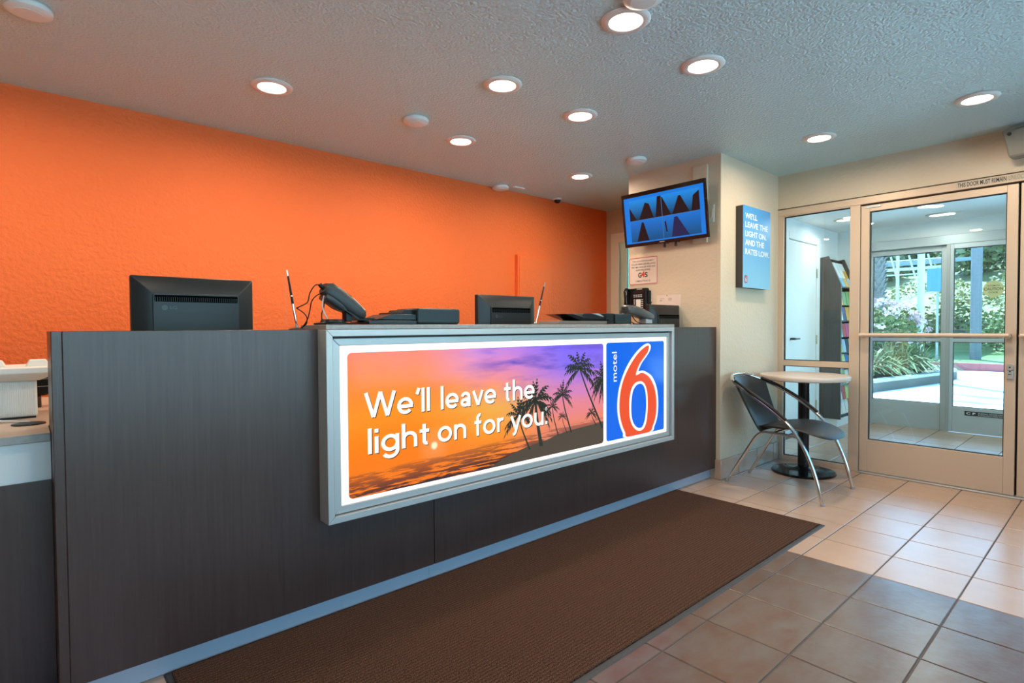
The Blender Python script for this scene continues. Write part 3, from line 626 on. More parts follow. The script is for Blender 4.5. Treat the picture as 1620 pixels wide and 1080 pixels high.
# blue numeral panel
m_blue = print_mat('blue_print', '#0a6cf0', 1.0); m_red6 = print_mat('orange_print', '#f2552c', 1.0)
bp_ = MB().prism(rrect(2.502, 3.083, 0.477, 1.043, 0.016), 'y', LY - 0.0016, LY).build('numeral_panel', m_blue, sg)
SIX = [(2.9369, 1.0093), (2.9257, 1.0259), (2.8977, 1.0312), (2.859, 1.0211), (2.8048, 0.9937), (2.7412, 0.9483), (2.6843, 0.8912), (2.6436, 0.8313), (2.6135, 0.7654), (2.6004, 0.6925), (2.6033, 0.6244), (2.6231, 0.5602), (2.6533, 0.5066), (2.680, 0.478), (2.937, 0.478), (2.9773, 0.510), (3.0062, 0.5606), (3.0178, 0.6263), (3.0142, 0.7003), (2.992, 0.7687), (2.9484, 0.8246), (2.8922, 0.8542), (2.8481, 0.8665), (2.8106, 0.8640), (2.8177, 0.8842), (2.8481, 0.9181), (2.8922, 0.9519), (2.9257, 0.9834)]
ORG = [(2.9167, 1.0098), (2.9033, 1.018), (2.87, 1.0079), (2.8156, 0.9805), (2.7622, 0.9411), (2.71, 0.8899), (2.6638, 0.83), (2.6334, 0.7638), (2.6203, 0.6907), (2.6232, 0.6222), (2.6432, 0.5609), (2.6736, 0.5102), (2.703, 0.4782), (2.914, 0.4782), (2.9601, 0.5157), (2.9888, 0.5692), (2.998, 0.6283), (2.9921, 0.7022), (2.969, 0.7638), (2.9258, 0.8162), (2.8811, 0.8419), (2.8372, 0.8523), (2.7834, 0.8414), (2.7941, 0.8727), (2.821, 0.9098), (2.8701, 0.9496), (2.9033, 0.9776)]
RING = [(2.821, 0.8024), (2.7728, 0.7943), (2.7359, 0.7621), (2.7181, 0.7067), (2.715, 0.6502), (2.7201, 0.5927), (2.741, 0.5459), (2.778, 0.5126), (2.821, 0.4995), (2.8592, 0.5076), (2.8868, 0.5413), (2.9002, 0.5987), (2.9035, 0.6639), (2.8979, 0.7298), (2.8756, 0.7772), (2.8482, 0.7967)]
HOLE = [(2.821, 0.7876), (2.7834, 0.7788), (2.7516, 0.7481), (2.7379, 0.6986), (2.7337, 0.6483), (2.7389, 0.5938), (2.7568, 0.5536), (2.7887, 0.526), (2.821, 0.5166), (2.8482, 0.5232), (2.8702, 0.5563), (2.8835, 0.6071), (2.8868, 0.6655), (2.8812, 0.7247), (2.8646, 0.765), (2.8427, 0.7828)]
def smooth2(p, lo=0.4775): return [(q.x, max(q.y, lo)) for q in catmull([(a, b, 0) for a, b in p], 5, True)]
for nm, pts, m, k in (('numeral_outline', SIX, m_wh, 1), ('numeral', ORG, m_red6, 2), ('numeral_ring', RING, m_wh, 3), ('numeral_hole', HOLE, m_blue, 4)):
    sheet(nm, [smooth2(pts)], m, bp_, LY - 0.0018 - 0.0003 * k)
text('motel', m_wh, bp_, (2.597, LY - 0.0024, 0.817), (0, 0, 1), 0.172, h=0.046, up=(-1, 0, 0), offset=0.0)

# ------------------------------------------------------------------ mat
mt = thing('entrance_mat', 'long brown ribbed entrance mat in front of the counter', 'mat', (1.86, 1.61, 0))
def mat_mat():
    m = M('mat_pile', (0.050, 0.030, 0.020), 0.95, spec=0.1); nt = m.node_tree; N = nt.nodes; L = nt.links; b = N['Principled BSDF']
    tc = N.new('ShaderNodeTexCoord')
    n = N.new('ShaderNodeTexNoise'); n.inputs['Scale'].default_value = 280; n.inputs['Detail'].default_value = 3; L.new(tc.outputs['Object'], n.inputs['Vector'])
    r = N.new('ShaderNodeValToRGB'); r.color_ramp.elements[0].position = 0.38; r.color_ramp.elements[1].position = 0.68
    r.color_ramp.elements[0].color = (0.010, 0.005, 0.003, 1); r.color_ramp.elements[1].color = (0.165, 0.084, 0.050, 1); L.new(n.outputs['Fac'], r.inputs[0])
    wv = N.new('ShaderNodeTexWave'); wv.bands_direction = 'Y'; wv.inputs['Scale'].default_value = 21; wv.inputs['Distortion'].default_value = 1.2; wv.inputs['Detail'].default_value = 2; wv.inputs['Detail Scale'].default_value = 8; L.new(tc.outputs['Object'], wv.inputs['Vector'])
    mr = N.new('ShaderNodeMapRange'); mr.inputs['To Min'].default_value = 0.70; mr.inputs['To Max'].default_value = 1.15; L.new(wv.outputs['Fac'], mr.inputs['Value'])
    hs = N.new('ShaderNodeHueSaturation'); L.new(r.outputs[0], hs.inputs['Color']); L.new(mr.outputs[0], hs.inputs['Value']); L.new(hs.outputs[0], b.inputs['Base Color'])
    bp = N.new('ShaderNodeBump'); bp.inputs['Strength'].default_value = 0.4; bp.inputs['Distance'].default_value = 0.003; L.new(wv.outputs['Fac'], bp.inputs['Height']); L.new(bp.outputs[0], b.inputs['Normal'])
    return m
m_rub = M('mat_rubber', (0.045, 0.040, 0.036), 0.6)
box('pile', mat_mat(), mt, 0.352, 3.372, 1.172, 2.088, 0.002, 0.0105)
MB().loft([[(0.330, 1.150, 0.0005), (3.392, 1.150, 0.0005), (3.392, 2.100, 0.0005), (0.330, 2.100, 0.0005)], [(0.336, 1.156, 0.005), (3.388, 1.156, 0.005), (3.388, 2.098, 0.005), (0.336, 2.098, 0.005)]]).build('border', m_rub, mt)

# ------------------------------------------------------------------ desk monitors (seen from behind)
def monitor(label, x, y, rz, top, w=0.45, h=0.30, mark=True, tilt=0.0, ghost=False):
    t = thing('desk_monitor', label, 'monitor', (x, y, 0.77), rz, 'desk monitors behind the counter'); z1 = top - 0.77; z0 = z1 - h
    a = w / 2
    MB().loft([[(-a, 0.03, z0), (a, 0.03, z0), (a, 0.03, z1), (-a, 0.03, z1)], [(-a, 0.0, z0), (a, 0.0, z0), (a, 0.0, z1), (-a, 0.0, z1)],
               [(-a * 0.71, -0.032, z0 + 0.02), (a * 0.71, -0.032, z0 + 0.02), (a * 0.71, -0.032, z1 - 0.068), (-a * 0.71, -0.032, z1 - 0.068)]]).build('shell', m_char, t, bev=0.004, local=True)
    b = MB().prism(rrect(-a * 0.70, a * 0.70, z0 + 0.02, z1 - 0.069, 0.012), 'y', -0.040, -0.030).build('back_plate', m_char, t, bev=0.002, local=True)
    MB().prism(rrect(-a * 0.675, a * 0.675, z1 - 0.103, z1 - 0.076, 0.005, 3), 'y', -0.0412, -0.0395).build('vent_strip', M('vent_black', (0.002, 0.002, 0.002), 0.9, spec=0.0), b, local=True)
    for k in range(40):
        xx = -a * 0.66 + k * a * 1.32 / 39
        MB().box(xx - 0.0008, xx + 0.0008, -0.0420, -0.0405, z1 - 0.101, z1 - 0.084).build('vent_fin', m_char, b, local=True)
    if mark:
        m_mk = M('logo_grey', (0.038, 0.042, 0.045), 0.35, spec=0.3)
        e = MB().lathe([(0.0, 0), (0.0105, 0), (0.0105, 0.001), (0.0, 0.001)], n=24).build('emblem', m_mk, b, local=True); e.rotation_euler = (math.pi / 2, 0, 0); e.location = (-a * 0.52, -0.0402, z1 - 0.126)
        me = text_mesh('LG', 0.02); xs = [q.co.x for q in me.vertices]; ys = [q.co.y for q in me.vertices]
        for q in me.vertices: q.co = (-a * 0.52 + 0.017 + (q.co.x - min(xs)) / (max(xs) - min(xs)) * 0.025, -0.0410, z1 - 0.1325 + (q.co.y - min(ys)) / (max(ys) - min(ys)) * 0.0135)
        link('lettering', me, m_mk, b)
    box('screen', m_gloss, t, -a + 0.015, a - 0.015, 0.0295, 0.032, z0 + 0.02, z1 - 0.015, local=True)
    MB().box(-0.035, 0.035, -0.036, 0.005, 0.012, z0 + 0.10).build('stand', m_char, t, bev=0.006, local=True)
    MB().lathe([(0.0, 0.0), (0.11, 0.0), (0.105, 0.008), (0.03, 0.014), (0.0, 0.015)], n=32).build('foot', m_char, t, smooth=True, local=True)
    return t
monitor('black monitor seen from behind at the left end of the counter', 0.552, 2.60, 0.0, 1.347)
monitor('black monitor seen from behind at the middle of the counter', 2.188, 2.50, 0.0, 1.325)
monitor('small black monitor beside the pillar, rightmost on the counter', 3.645, 2.362, 0.0, 1.298, w=0.40, h=0.28)

# ------------------------------------------------------------------ pens on chains
def pen(label, bx, by, bz, tx, tz, side, chain_len):
    t = thing('chained_pen', label, 'pen', (bx, by, bz), 0, 'counter pens on bead chains')
    MB().lathe([(0.0, 0), (0.030, 0), (0.029, 0.003), (0.012, 0.007), (0.0, 0.008)], c=(bx, by, bz), n=24).build('base', m_black, t, smooth=True)
    p0 = Vector((bx, by, bz + 0.006)); p1 = Vector((tx, by, tz)); dd = p1 - p0
    MB().tube([p0, p0 + dd * 0.07], 0.006, 10, radii=[0.007, 0.004]).build('swivel', m_chrome, t, smooth=True)
    q = MB().tube([p0 + dd * 0.07, p0 + dd * 0.12, p0 + dd * 0.42], 0.004, 10, radii=[0.002, 0.0042, 0.0046]).build('barrel', m_chrome, t, smooth=True)
    MB().tube([p0 + dd * 0.42, p0 + dd * 0.9], 0.0048, 10, radii=[0.0048, 0.0035]).build('grip', m_black, t, smooth=True)
    MB().cyl(p0 + dd * 0.55, p0 + dd * 0.565, 0.0056, n=10).build('ring', m_chrome, q, smooth=True)
    MB().tube([p0 + dd * 0.9, p0 + dd * 1.0], 0.003, 8).build('tip', m_chrome, t, smooth=True)
    mb = MB(); n = int(chain_len / 0.006)
    for k in range(n):
        z = tz - k * 0.006; c = Vector((tx + side * min(0.006, 0.0012 * k), by, z))
        mb.lathe([(0.0, -0.0015), (0.0013, -0.0008), (0.0013, 0.0008), (0.0, 0.0015)], c=c, n=5)
    o = mb.build('bead_chain', M('chain_steel', (0.30, 0.26, 0.22), 0.4, 0.7), t); o['kind'] = 'stuff'
    return t
pen('pen with hanging bead chain standing at the left of the card reader', 0.791, 2.12, 1.1305, 0.757, 1.354, -1, 0.215)
pen('pen leaning right beside the middle monitor with a short chain', 2.035, 2.10, 1.148, 2.105, 1.372, 1, 0.06)

# ------------------------------------------------------------------ card readers
def loft_body(path, w, mat, name, parent, prof=None, bev=0.0, sub=0):
    """rounded bar: list of (point, half thickness, half width) in the x-z plane, width along y"""
    rings = []
    for i, (p, th, hw) in enumerate(path):
        a = Vector(path[max(i - 1, 0)][0]); b = Vector(path[min(i + 1, len(path) - 1)][0]); d = (b - a).normalized(); nrm = Vector((-d.z, 0, d.x))
        rings.append([Vector(p) + nrm * th * math.copysign(abs(math.sin(t)) ** 0.6, math.sin(t)) + Vector((0, 1, 0)) * hw * math.copysign(abs(math.cos(t)) ** 0.6, math.cos(t)) for t in [2 * math.pi * k / 20 for k in range(20)]])
    return MB().loft(rings).build(name, mat, parent, smooth=True)
def wires(parent, lst, r=0.0022, mat=None):
    for pts in lst: MB().tube(catmull(pts, 6), r, 6).build('cable', mat or m_black, parent, smooth=True)
m_read = M('reader_grey', (0.032, 0.038, 0.040), 0.38, spec=0.3)
cr1 = thing('card_reader', 'grey card reader tilted on a black swivel stand, left of the flat printer', 'card reader', (0.96, 2.10, 1.148))
Y1 = 2.10
b1 = loft_body([((0.888, Y1, 1.292), 0.020, 0.030), ((0.900, Y1, 1.286), 0.029, 0.040), ((0.930, Y1, 1.268), 0.033, 0.042), ((0.980, Y1, 1.232), 0.031, 0.042), ((1.020, Y1, 1.203), 0.026, 0.040), ((1.044, Y1, 1.187), 0.020, 0.034), ((1.053, Y1, 1.181), 0.010, 0.024)], 0.08, m_read, 'body', cr1)
loft_body([((0.886, Y1, 1.258), 0.012, 0.036), ((0.91, Y1, 1.250), 0.020, 0.038), ((0.945, Y1, 1.226), 0.020, 0.038), ((0.965, Y1, 1.206), 0.008, 0.034)], 0.07, m_read, 'printer_bulge', cr1)
MB().prism([(0.912, 1.3055), (0.99, 1.257), (0.993, 1.2615), (0.915, 1.3105)], 'y', Y1 - 0.026, Y1 + 0.026).build('screen', m_gloss, b1)
MB().prism([(0.998, 1.250), (1.046, 1.206), (1.049, 1.2095), (1.001, 1.254)], 'y', Y1 - 0.028, Y1 + 0.028).build('keypad', m_ltgrey, b1)
MB().lathe([(0.0, 0), (0.072, 0), (0.072, 0.007), (0.05, 0.010), (0.044, 0.022), (0.0, 0.022)], c=(0.925, Y1, 1.148), n=32).build('stand_base', m_black, cr1, smooth=True)
MB().box(0.970, 0.998, Y1 - 0.018, Y1 + 0.018, 1.160, 1.206).build('bracket', m_black, cr1, bev=0.004)
MB().prism([(0.930, 1.226), (1.020, 1.168), (1.024, 1.174), (0.934, 1.232)], 'y', Y1 - 0.03, Y1 + 0.03).build('cradle', m_black, cr1)
MB().cyl((0.874, Y1, 1.305), (0.890, Y1, 1.288), 0.009, n=10).build('plug', m_black, cr1, smooth=True)
wires(cr1, [[(0.878, Y1, 1.303), (0.855, Y1, 1.300), (0.835, Y1, 1.27), (0.825, Y1, 1.235), (0.80, Y1 + .01, 1.218), (0.79, Y1 + 0.02, 1.212)],
            [(0.79, Y1 + 0.02, 1.212), (0.808, Y1, 1.195), (0.822, Y1, 1.175), (0.818, Y1, 1.15), (0.80, Y1 + 0.02, 1.134)],
            [(0.888, Y1, 1.268), (0.866, Y1, 1.265), (0.842, Y1, 1.24), (0.833, Y1, 1.20), (0.822, Y1, 1.165), (0.812, Y1 + 0.03, 1.134)],
            [(0.890, Y1 + 0.01, 1.262), (0.894, Y1 + 0.01, 1.225), (0.884, Y1 + 0.01, 1.19), (0.886, Y1 + 0.01, 1.151)]])
wires(cr1, [[(0.886, Y1 - 0.01, 1.262), (0.879, Y1 - 0.01, 1.225), (0.886, Y1 - 0.01, 1.195), (0.903, Y1 - 0.005, 1.168)]], 0.0026, m_ltgrey)
cr2 = thing('card_reader', 'grey card reader below the wall telephone, lying on a small stand', 'card reader', (3.0, 2.12, 1.148))
Y2 = 2.13
loft_body([((2.842, Y2, 1.244), 0.018, 0.030), ((2.853, Y2, 1.245), 0.027, 0.040), ((2.92, Y2, 1.238), 0.032, 0.043), ((3.00, Y2, 1.220), 0.031, 0.043), ((3.07, Y2, 1.204), 0.027, 0.040), ((3.115, Y2, 1.196), 0.020, 0.034), ((3.13, Y2, 1.194), 0.008, 0.022)], 0.08, M('reader_light', (0.060, 0.058, 0.056), 0.3, spec=0.3), 'body', cr2)
box('stand', m_grey, cr2, 3.03, 3.10, Y2 - 0.03, Y2 + 0.03, 1.148, 1.185, bev=0.004)
box('foot', m_black, cr2, 2.99, 3.14, Y2 - 0.05, Y2 + 0.05, 1.148, 1.156, bev=0.003)
wires(cr2, [[(2.845, Y2, 1.243), (2.80, Y2 - 0.01, 1.248), (2.775, Y2 - 0.02, 1.228), (2.79, Y2 - 0.03, 1.19), (2.83, Y2 - 0.03, 1.16), (2.86, Y2 - 0.04, 1.150)],
            [(2.85, Y2, 1.225), (2.825, Y2 - 0.02, 1.205), (2.845, Y2 - 0.03, 1.175), (2.885, Y2 - 0.04, 1.155), (2.90, Y2 - 0.045, 1.150)],
            [(2.91, Y2, 1.212), (2.93, Y2 - 0.01, 1.18), (2.945, Y2 - 0.02, 1.165), (2.98, Y2 - 0.03, 1.155)],
            [(3.095, Y2, 1.215), (3.118, Y2, 1.27), (3.135, Y2, 1.30)]], 0.0028)

# ------------------------------------------------------------------ counter printers
p1 = thing('flat_printer', 'flat dark printer with low paper tray next to the tilted card reader', 'printer', (1.26, 2.12, 1.148))
m_prn = M('printer_teal_grey', (0.012, 0.018, 0.020), 0.38, spec=0.28)
MB().prism(rrect(1.268, 1.492, 1.152, 1.219, 0.012, 4), 'y', 2.03, 2.215).build('body', m_prn, p1, bev=0.006)
MB().box(1.275, 1.485, 2.04, 2.205, 1.148, 1.1525).build('feet_plate', m_black, p1)
MB().prism([(1.045, 1.150), (1.268, 1.150), (1.268, 1.166), (1.06, 1.166), (1.048, 1.160)], 'y', 2.035, 2.21).build('lower_tray', m_prn, p1, bev=0.002)
MB().prism([(1.085, 1.170), (1.268, 1.168), (1.268, 1.192), (1.155, 1.192)], 'y', 2.04, 2.205).build('upper_tray', m_prn, p1, bev=0.002)
MB().prism([(1.17, 1.192), (1.268, 1.192), (1.268, 1.213), (1.225, 1.212), (1.215, 1.201), (1.175, 1.200)], 'y', 2.06, 2.19).build('paper_guide', m_black, p1, bev=0.002)
box('cable_shelf', m_black, p1, 1.03, 1.12, 2.09, 2.16, 1.166, 1.176)
p2 = thing('open_printer', 'dark printer with raised open paper tray between the pen and the wall telephone', 'printer', (2.5, 2.12, 1.148))
MB().prism(rrect(2.635, 2.79, 1.152, 1.212, 0.006, 3), 'y', 2.04, 2.21).build('body', m_prn, p2, bev=0.004)
MB().prism([(2.56, 1.150), (2.635, 1.150), (2.635, 1.214), (2.56, 1.214)], 'y', 2.05, 2.20).build('feeder', m_black, p2, bev=0.003)
MB().prism([(2.155, 1.150), (2.56, 1.150), (2.56, 1.168), (2.165, 1.168)], 'y', 2.045, 2.205).build('base_tray', M('tray_taupe', (0.10, 0.082, 0.070), 0.5), p2, bev=0.002)
MB().prism([(2.205, 1.206), (2.275, 1.208), (2.37, 1.186), (2.585, 1.180), (2.585, 1.170), (2.345, 1.170)], 'y', 2.05, 2.20).build('paper_tray', m_gloss, p2, bev=0.002)
MB().prism([(2.365, 1.206), (2.375, 1.211), (2.45, 1.211), (2.585, 1.186), (2.585, 1.178), (2.355, 1.183)], 'y', 2.06, 2.19).build('lid', m_black, p2, bev=0.002)
MB().prism([(2.45, 1.2115), (2.515, 1.213), (2.585, 1.190), (2.583, 1.187)], 'y', 2.07, 2.18).build('paper_slip', m_grey, p2)

# ------------------------------------------------------------------ things on the pillar
PX = 3.86
ph = thing('wall_telephone', 'black wall telephone with keypad below the surveillance notice', 'telephone', (PX, 2.75, 1.25))
MB().prism(rrect(2.645, 2.852, 1.255, 1.452, 0.012, 4), 'x', PX - 0.045, PX - 0.001).build('body', m_black, ph, bev=0.006)
MB().prism(rrect(2.628, 2.650, 1.27, 1.43, 0.006, 3), 'x', PX - 0.03, PX - 0.001).build('side_wing', m_black, ph, bev=0.004)
hs_ = MB().tube([(PX - 0.060, 2.822, 1.262), (PX - 0.075, 2.822, 1.285), (PX - 0.078, 2.822, 1.355), (PX - 0.075, 2.822, 1.425), (PX - 0.060, 2.822, 1.445)], 0.019, 12, radii=[0.020, 0.021, 0.014, 0.021, 0.020]).build('handset', m_gloss, ph, smooth=True)
wires(ph, [[(PX - 0.06, 2.80, 1.262), (PX - 0.085, 2.79, 1.235), (PX - 0.08, 2.775, 1.30), (PX - 0.075, 2.77, 1.40)]], 0.003)
box('label_strip', m_ltgrey, ph, PX - 0.0475, PX - 0.044, 2.685, 2.735, 1.440, 1.4465)
box('display', m_char, ph, PX - 0.0475, PX - 0.044, 2.67, 2.765, 1.415, 1.434)
for rr in range(2):
    for k in range(4): box('key', m_ltgrey, ph, PX - 0.049, PX - 0.044, 2.752 - k * 0.022, 2.766 - k * 0.022, 1.392 - rr * 0.014, 1.399 - rr * 0.014)
for rr in range(6):
    for yy in (2.752, 2.676): box('key', m_ltgrey, ph, PX - 0.049, PX - 0.044, yy, yy + 0.013, 1.352 - rr * 0.016, 1.359 - rr * 0.016)
box('index_card', m_paper, ph, PX - 0.0475, PX - 0.044, 2.698, 2.742, 1.285, 1.36)
nt_ = tag(MB().prism(rrect(2.563, 2.842, 1.482, 1.709, 0.012), 'x', PX - 0.004, PX - 0.0005).build('surveillance_notice', M('notice_face', (0.70, 0.58, 0.50), 0.5)), 'white notice with red border and black logo under the television', 'notice')
ro, ri = rrect(2.566, 2.839, 1.485, 1.706, 0.011), rrect(2.571, 2.834, 1.490, 1.701, 0.008)
MB().loft([[(PX - 0.0045, a, b) for a, b in ro], [(PX - 0.0045, a, b) for a, b in ri]], cap=False).build('border', M('border_red', (0.42, 0.05, 0.06), 0.5), nt_)
for body, z, w in (('THIS LOCATION IS SUBJECT', 1.668, 0.215), ('TO LIVE VIDEO SURVEILLANCE', 1.645, 0.235), ('THAT MAY INCLUDE VIDEO AND', 1.621, 0.235), ('AUDIO RECORDING.', 1.597, 0.145)):
    text(body, m_ink, nt_, (PX - 0.0048, 2.703 + w / 2, z), (0, -1, 0), w, h=0.013, offset=0.008)
text('G', m_ink, nt_, (PX - 0.0048, 2.752, 1.541), (0, -1, 0), 0.034, h=0.042, offset=0.03)
text('4', m_redink, nt_, (PX - 0.0050, 2.722, 1.541), (0, -1, 0), 0.034, h=0.050, offset=0.035)
text('S', m_ink, nt_, (PX - 0.0048, 2.688, 1.541), (0, -1, 0), 0.030, h=0.042, offset=0.03)
text('1-866-719-6112', m_ink, nt_, (PX - 0.0048, 2.776, 1.506), (0, -1, 0), 0.142, h=0.014, offset=0.008)
cd = tag(box('pinned_card', M('card_pink', (0.70, 0.58, 0.50), 0.6), None, PX - 0.0015, PX - 0.0003, 2.357, 2.575, 1.28, 1.386), 'blank paper slip pinned to the pillar above the small monitor', 'paper')
MB().lathe([(0.0, -0.002), (0.0045, -0.002), (0.0045, 0.002), (0.0, 0.002)], n=10, c=(PX - 0.004, 2.478, 1.382)).build('pin', m_char, cd)
m_fine = M('faded_ink', (0.25, 0.20, 0.18), 0.6)
for y0, y1, z in ((2.545, 2.505, 1.357), (2.545, 2.522, 1.345), (2.468, 2.435, 1.357), (2.468, 2.435, 1.349), (2.468, 2.440, 1.341), (2.545, 2.525, 1.338)): box('printed_line', m_fine, cd, PX - 0.002, PX - 0.0014, y1, y0, z, z + 0.003)
# conduit cover and outlet behind the television
tag(box('cable_cover', m_cream, None, PX - 0.022, PX - 0.0005, 2.127, 2.245, 1.76, 2.34, bev=0.004), 'cream cable cover running up behind the television', 'cable cover')
ot = tag(box('wall_plate', M('plate_cream', (0.62, 0.57, 0.50), 0.45), None, PX - 0.008, PX - 0.0005, 2.078, 2.122, 1.905, 2.035, bev=0.003), 'small cream wall plate right of the television', 'wall plate')
box('rocker', m_cream, ot, PX - 0.011, PX - 0.007, 2.090, 2.110, 1.94, 2.0, bev=0.002)
# television
tv = thing('wall_television', 'flat black television showing four blue camera views, tilted on the pillar', 'television', (3.74, 2.435, 1.78))
def tvp(yn, zn, d=0.0):
    """point on the screen plane: yn 0..1 left to right in the picture, zn 0..1 bottom to top, d out of the screen"""
    B0, B1 = Vector((3.762, 2.808, 1.783)), Vector((3.762, 2.066, 1.783)); up = Vector((-0.052, 0.004, 0.420)); n = Vector((-0.420, 0, -0.052)).normalized()
    return B0 + (B1 - B0) * yn + up * zn + n * d
def tvbox(name, mat, parent, a0, a1, b0, b1, d0, d1, bev=0.0):
    q = lambda d: [tvp(a0, b0, d), tvp(a1, b0, d), tvp(a1, b1, d), tvp(a0, b1, d)]
    return MB().loft([q(d0), q(d1)]).build(name, mat, parent, bev=bev)
tvbox('casing', m_black, tv, 0.02, 0.98, 0.02, 0.98, -0.04, -0.008, 0.006)
for a0, a1, b0, b1 in ((0, 1, 0.925, 1), (0, 1, 0, 0.062), (0, 0.024, 0.062, 0.925), (0.976, 1, 0.062, 0.925)): tvbox('bezel', m_gloss, tv, a0, a1, b0, b1, -0.012, 0.004)
scr = tvbox('screen', print_mat('screen_blue', '#0f7ade', 1.0, 0.35), tv, 0.024, 0.976, 0.062, 0.925, -0.010, 0.0)
def view_mat(k):
    m = print_mat('camera_view_%d' % k, '#1a6fc0', 1.0, 0.35); nt = m.node_tree; N = nt.nodes; b = N['Principled BSDF']; tc = N.new('ShaderNodeTexCoord')
    sp2 = N.new('ShaderNodeSeparateXYZ'); r = N.new('ShaderNodeValToRGB'); r.color_ramp.elements[0].position = 0.05; r.color_ramp.elements[1].position = 0.95
    r.color_ramp.elements[0].color = (*lin('#06324f' if k < 2 else '#0a4f80'), 1); r.color_ramp.elements[1].color = (*lin('#1a8ae0' if k < 2 else '#1470d0'), 1)
    nt.links.new(tc.outputs['Generated'], sp2.inputs[0]); nt.links.new(sp2.outputs['Z'], r.inputs[0]); nt.links.new(r.outputs[0], b.inputs['Emission Color']); return m
m_mar = print_mat('screen_maroon', '#22090f', 1.0, 0.35); m_navy = print_mat('screen_violet', '#24204c', 1.0, 0.35); m_line = print_mat('screen_line', '#3f79b0', 1.0, 0.2)
def tvpoly(name, pts, mat, d): return MB().add([tvp(a, b, d) for a, b in pts], [tuple(range(len(pts)))]).build(name, mat, scr)
X0, XM, X1, Z0, ZM, Z1 = 0.092, 0.495, 0.925, 0.088, 0.485, 0.868
for k, (a0, a1, b0, b1) in enumerate(((X0, XM, ZM, Z1), (XM, X1, ZM, Z1), (X0, XM, Z0, ZM), (XM, X1, Z0, ZM))):
    tvpoly('camera_view', [(a0, b0), (a1, b0), (a1, b1), (a0, b1)], view_mat(k), 0.0006)
def inq(a0, a1, b0, b1, pts): return [(a0 + (a1 - a0) * p, b0 + (b1 - b0) * q) for p, q in pts]
TL, TR, BL, BR = (X0, XM, ZM, Z1), (XM, X1, ZM, Z1), (X0, XM, Z0, ZM), (XM, X1, Z0, ZM)
for qd, pts, m in ((TL, [(0.28, 0), (0.75, 0), (0.62, 0.72), (0.50, 0.80)], m_mar), (TL, [(0, 0), (0.22, 0), (0.02, 0.62), (0, 0.62)], m_mar), (TL, [(0.80, 0), (1, 0), (1, 0.98), (0.88, 0.98)], m_mar),
                   (TR, [(0.27, 0), (0.74, 0), (0.52, 0.82), (0.46, 0.82)], m_mar), (TR, [(0, 0), (0.25, 0), (0.03, 0.9), (0, 0.9)], m_mar), (TR, [(0.78, 0), (1, 0), (1, 0.9), (0.84, 0.7)], m_mar),
                   (BL, [(0.18, 0), (0.56, 0), (0.42, 0.88), (0.36, 0.88)], m_mar), (BR, [(0.22, 0), (0.70, 0), (0.40, 0.9), (0.32, 0.88)], m_navy), (BR, [(0.08, 0.30), (0.12, 0.26), (0.09, 0.78), (0.05, 0.74)], m_mar)):
    tvpoly('corridor_shape', inq(*qd, pts), m, 0.0012)
for pts in ([(XM - 0.003, Z0), (XM + 0.003, Z0), (XM + 0.003, Z1), (XM - 0.003, Z1)], [(X0, ZM - 0.004), (X1, ZM - 0.004), (X1, ZM + 0.004), (X0, ZM + 0.004)]): tvpoly('divider', pts, m_line, 0.0016)
MB().add([tvp(0.44, 0.026, 0.0045), tvp(0.50, 0.026, 0.0045), tvp(0.50, 0.040, 0.0045), tvp(0.44, 0.040, 0.0045)], [(0, 1, 2, 3)]).build('maker_mark', m_grey, tv)
MB().box(3.80, PX, 2.28, 2.60, 1.86, 2.10).build('mount_plate', m_char, tv)
for y in (2.46, 2.36): MB().cyl((3.795, y, 1.795), (3.795, y, 1.755), 0.008, 0.011, n=8).box(3.78, 3.845, y - 0.006, y + 0.006, 1.79, 1.88).build('mount_hook', m_char, tv)
# wall poster box
ps = thing('poster_box', 'blue poster box with white capitals and dark edges on the pillar', 'poster', (4.31, 2.03, 1.43))
MB().box(4.089, 4.548, 1.972, 2.029, 1.430, 2.046).build('frame_body', M('poster_edge', (0.045, 0.035, 0.030), 0.5), ps)
def poster_mat():
    m = M('poster_print', '#3f8fc4', 0.3); nt = m.node_tree; N = nt.nodes; b = N['Principled BSDF']; tc = N.new('ShaderNodeTexCoord'); sp = N.new('ShaderNodeSeparateXYZ'); r = N.new('ShaderNodeValToRGB')
    r.color_ramp.elements[0].color = (*lin('#7db4d6'), 1); r.color_ramp.elements[1].color = (*lin('#3f92cc'), 1); r.color_ramp.elements[0].position = 0.1; r.color_ramp.elements[1].position = 0.8
    nt.links.new(tc.outputs['Generated'], sp.inputs[0]); nt.links.new(sp.outputs['Z'], r.inputs[0]); nt.links.new(r.outputs[0], b.inputs['Base Color']); return m
box('print', poster_mat(), ps, 4.087, 4.550, 1.970, 1.973, 1.428, 2.048)
for body, z, w in (("WE'LL", 1.952, 0.20), ('LEAVE THE', 1.885, 0.385), ('LIGHT ON.', 1.816, 0.36), ('AND THE', 1.750, 0.32), ('RATES LOW.', 1.680, 0.41)):
    text(body, m_whiteink, ps, (4.118, 1.9692, z), (1, 0, 0), w, h=0.044, offset=0.022)
box('emblem', M('emblem_red', (0.35, 0.08, 0.10), 0.4), ps, 4.112, 4.155, 1.9688, 1.9700, 1.462, 1.520)
text('6', m_whiteink, ps, (4.122, 1.9682, 1.470), (1, 0, 0), 0.022, h=0.042, offset=0.0)
# orange painted wall cabinet
wc = thing('wall_cabinet', 'shallow cabinet painted the same orange as the wall behind the monitors', 'cabinet', (3.73, 3.85, 0.9))
box('body', m_orange, wc, 3.485, 3.925, 3.83, 3.869, 0.85, 1.815, bev=0.003)
box('door', m_orange, wc, 3.50, 3.912, 3.822, 3.831, 0.87, 1.80, bev=0.003)
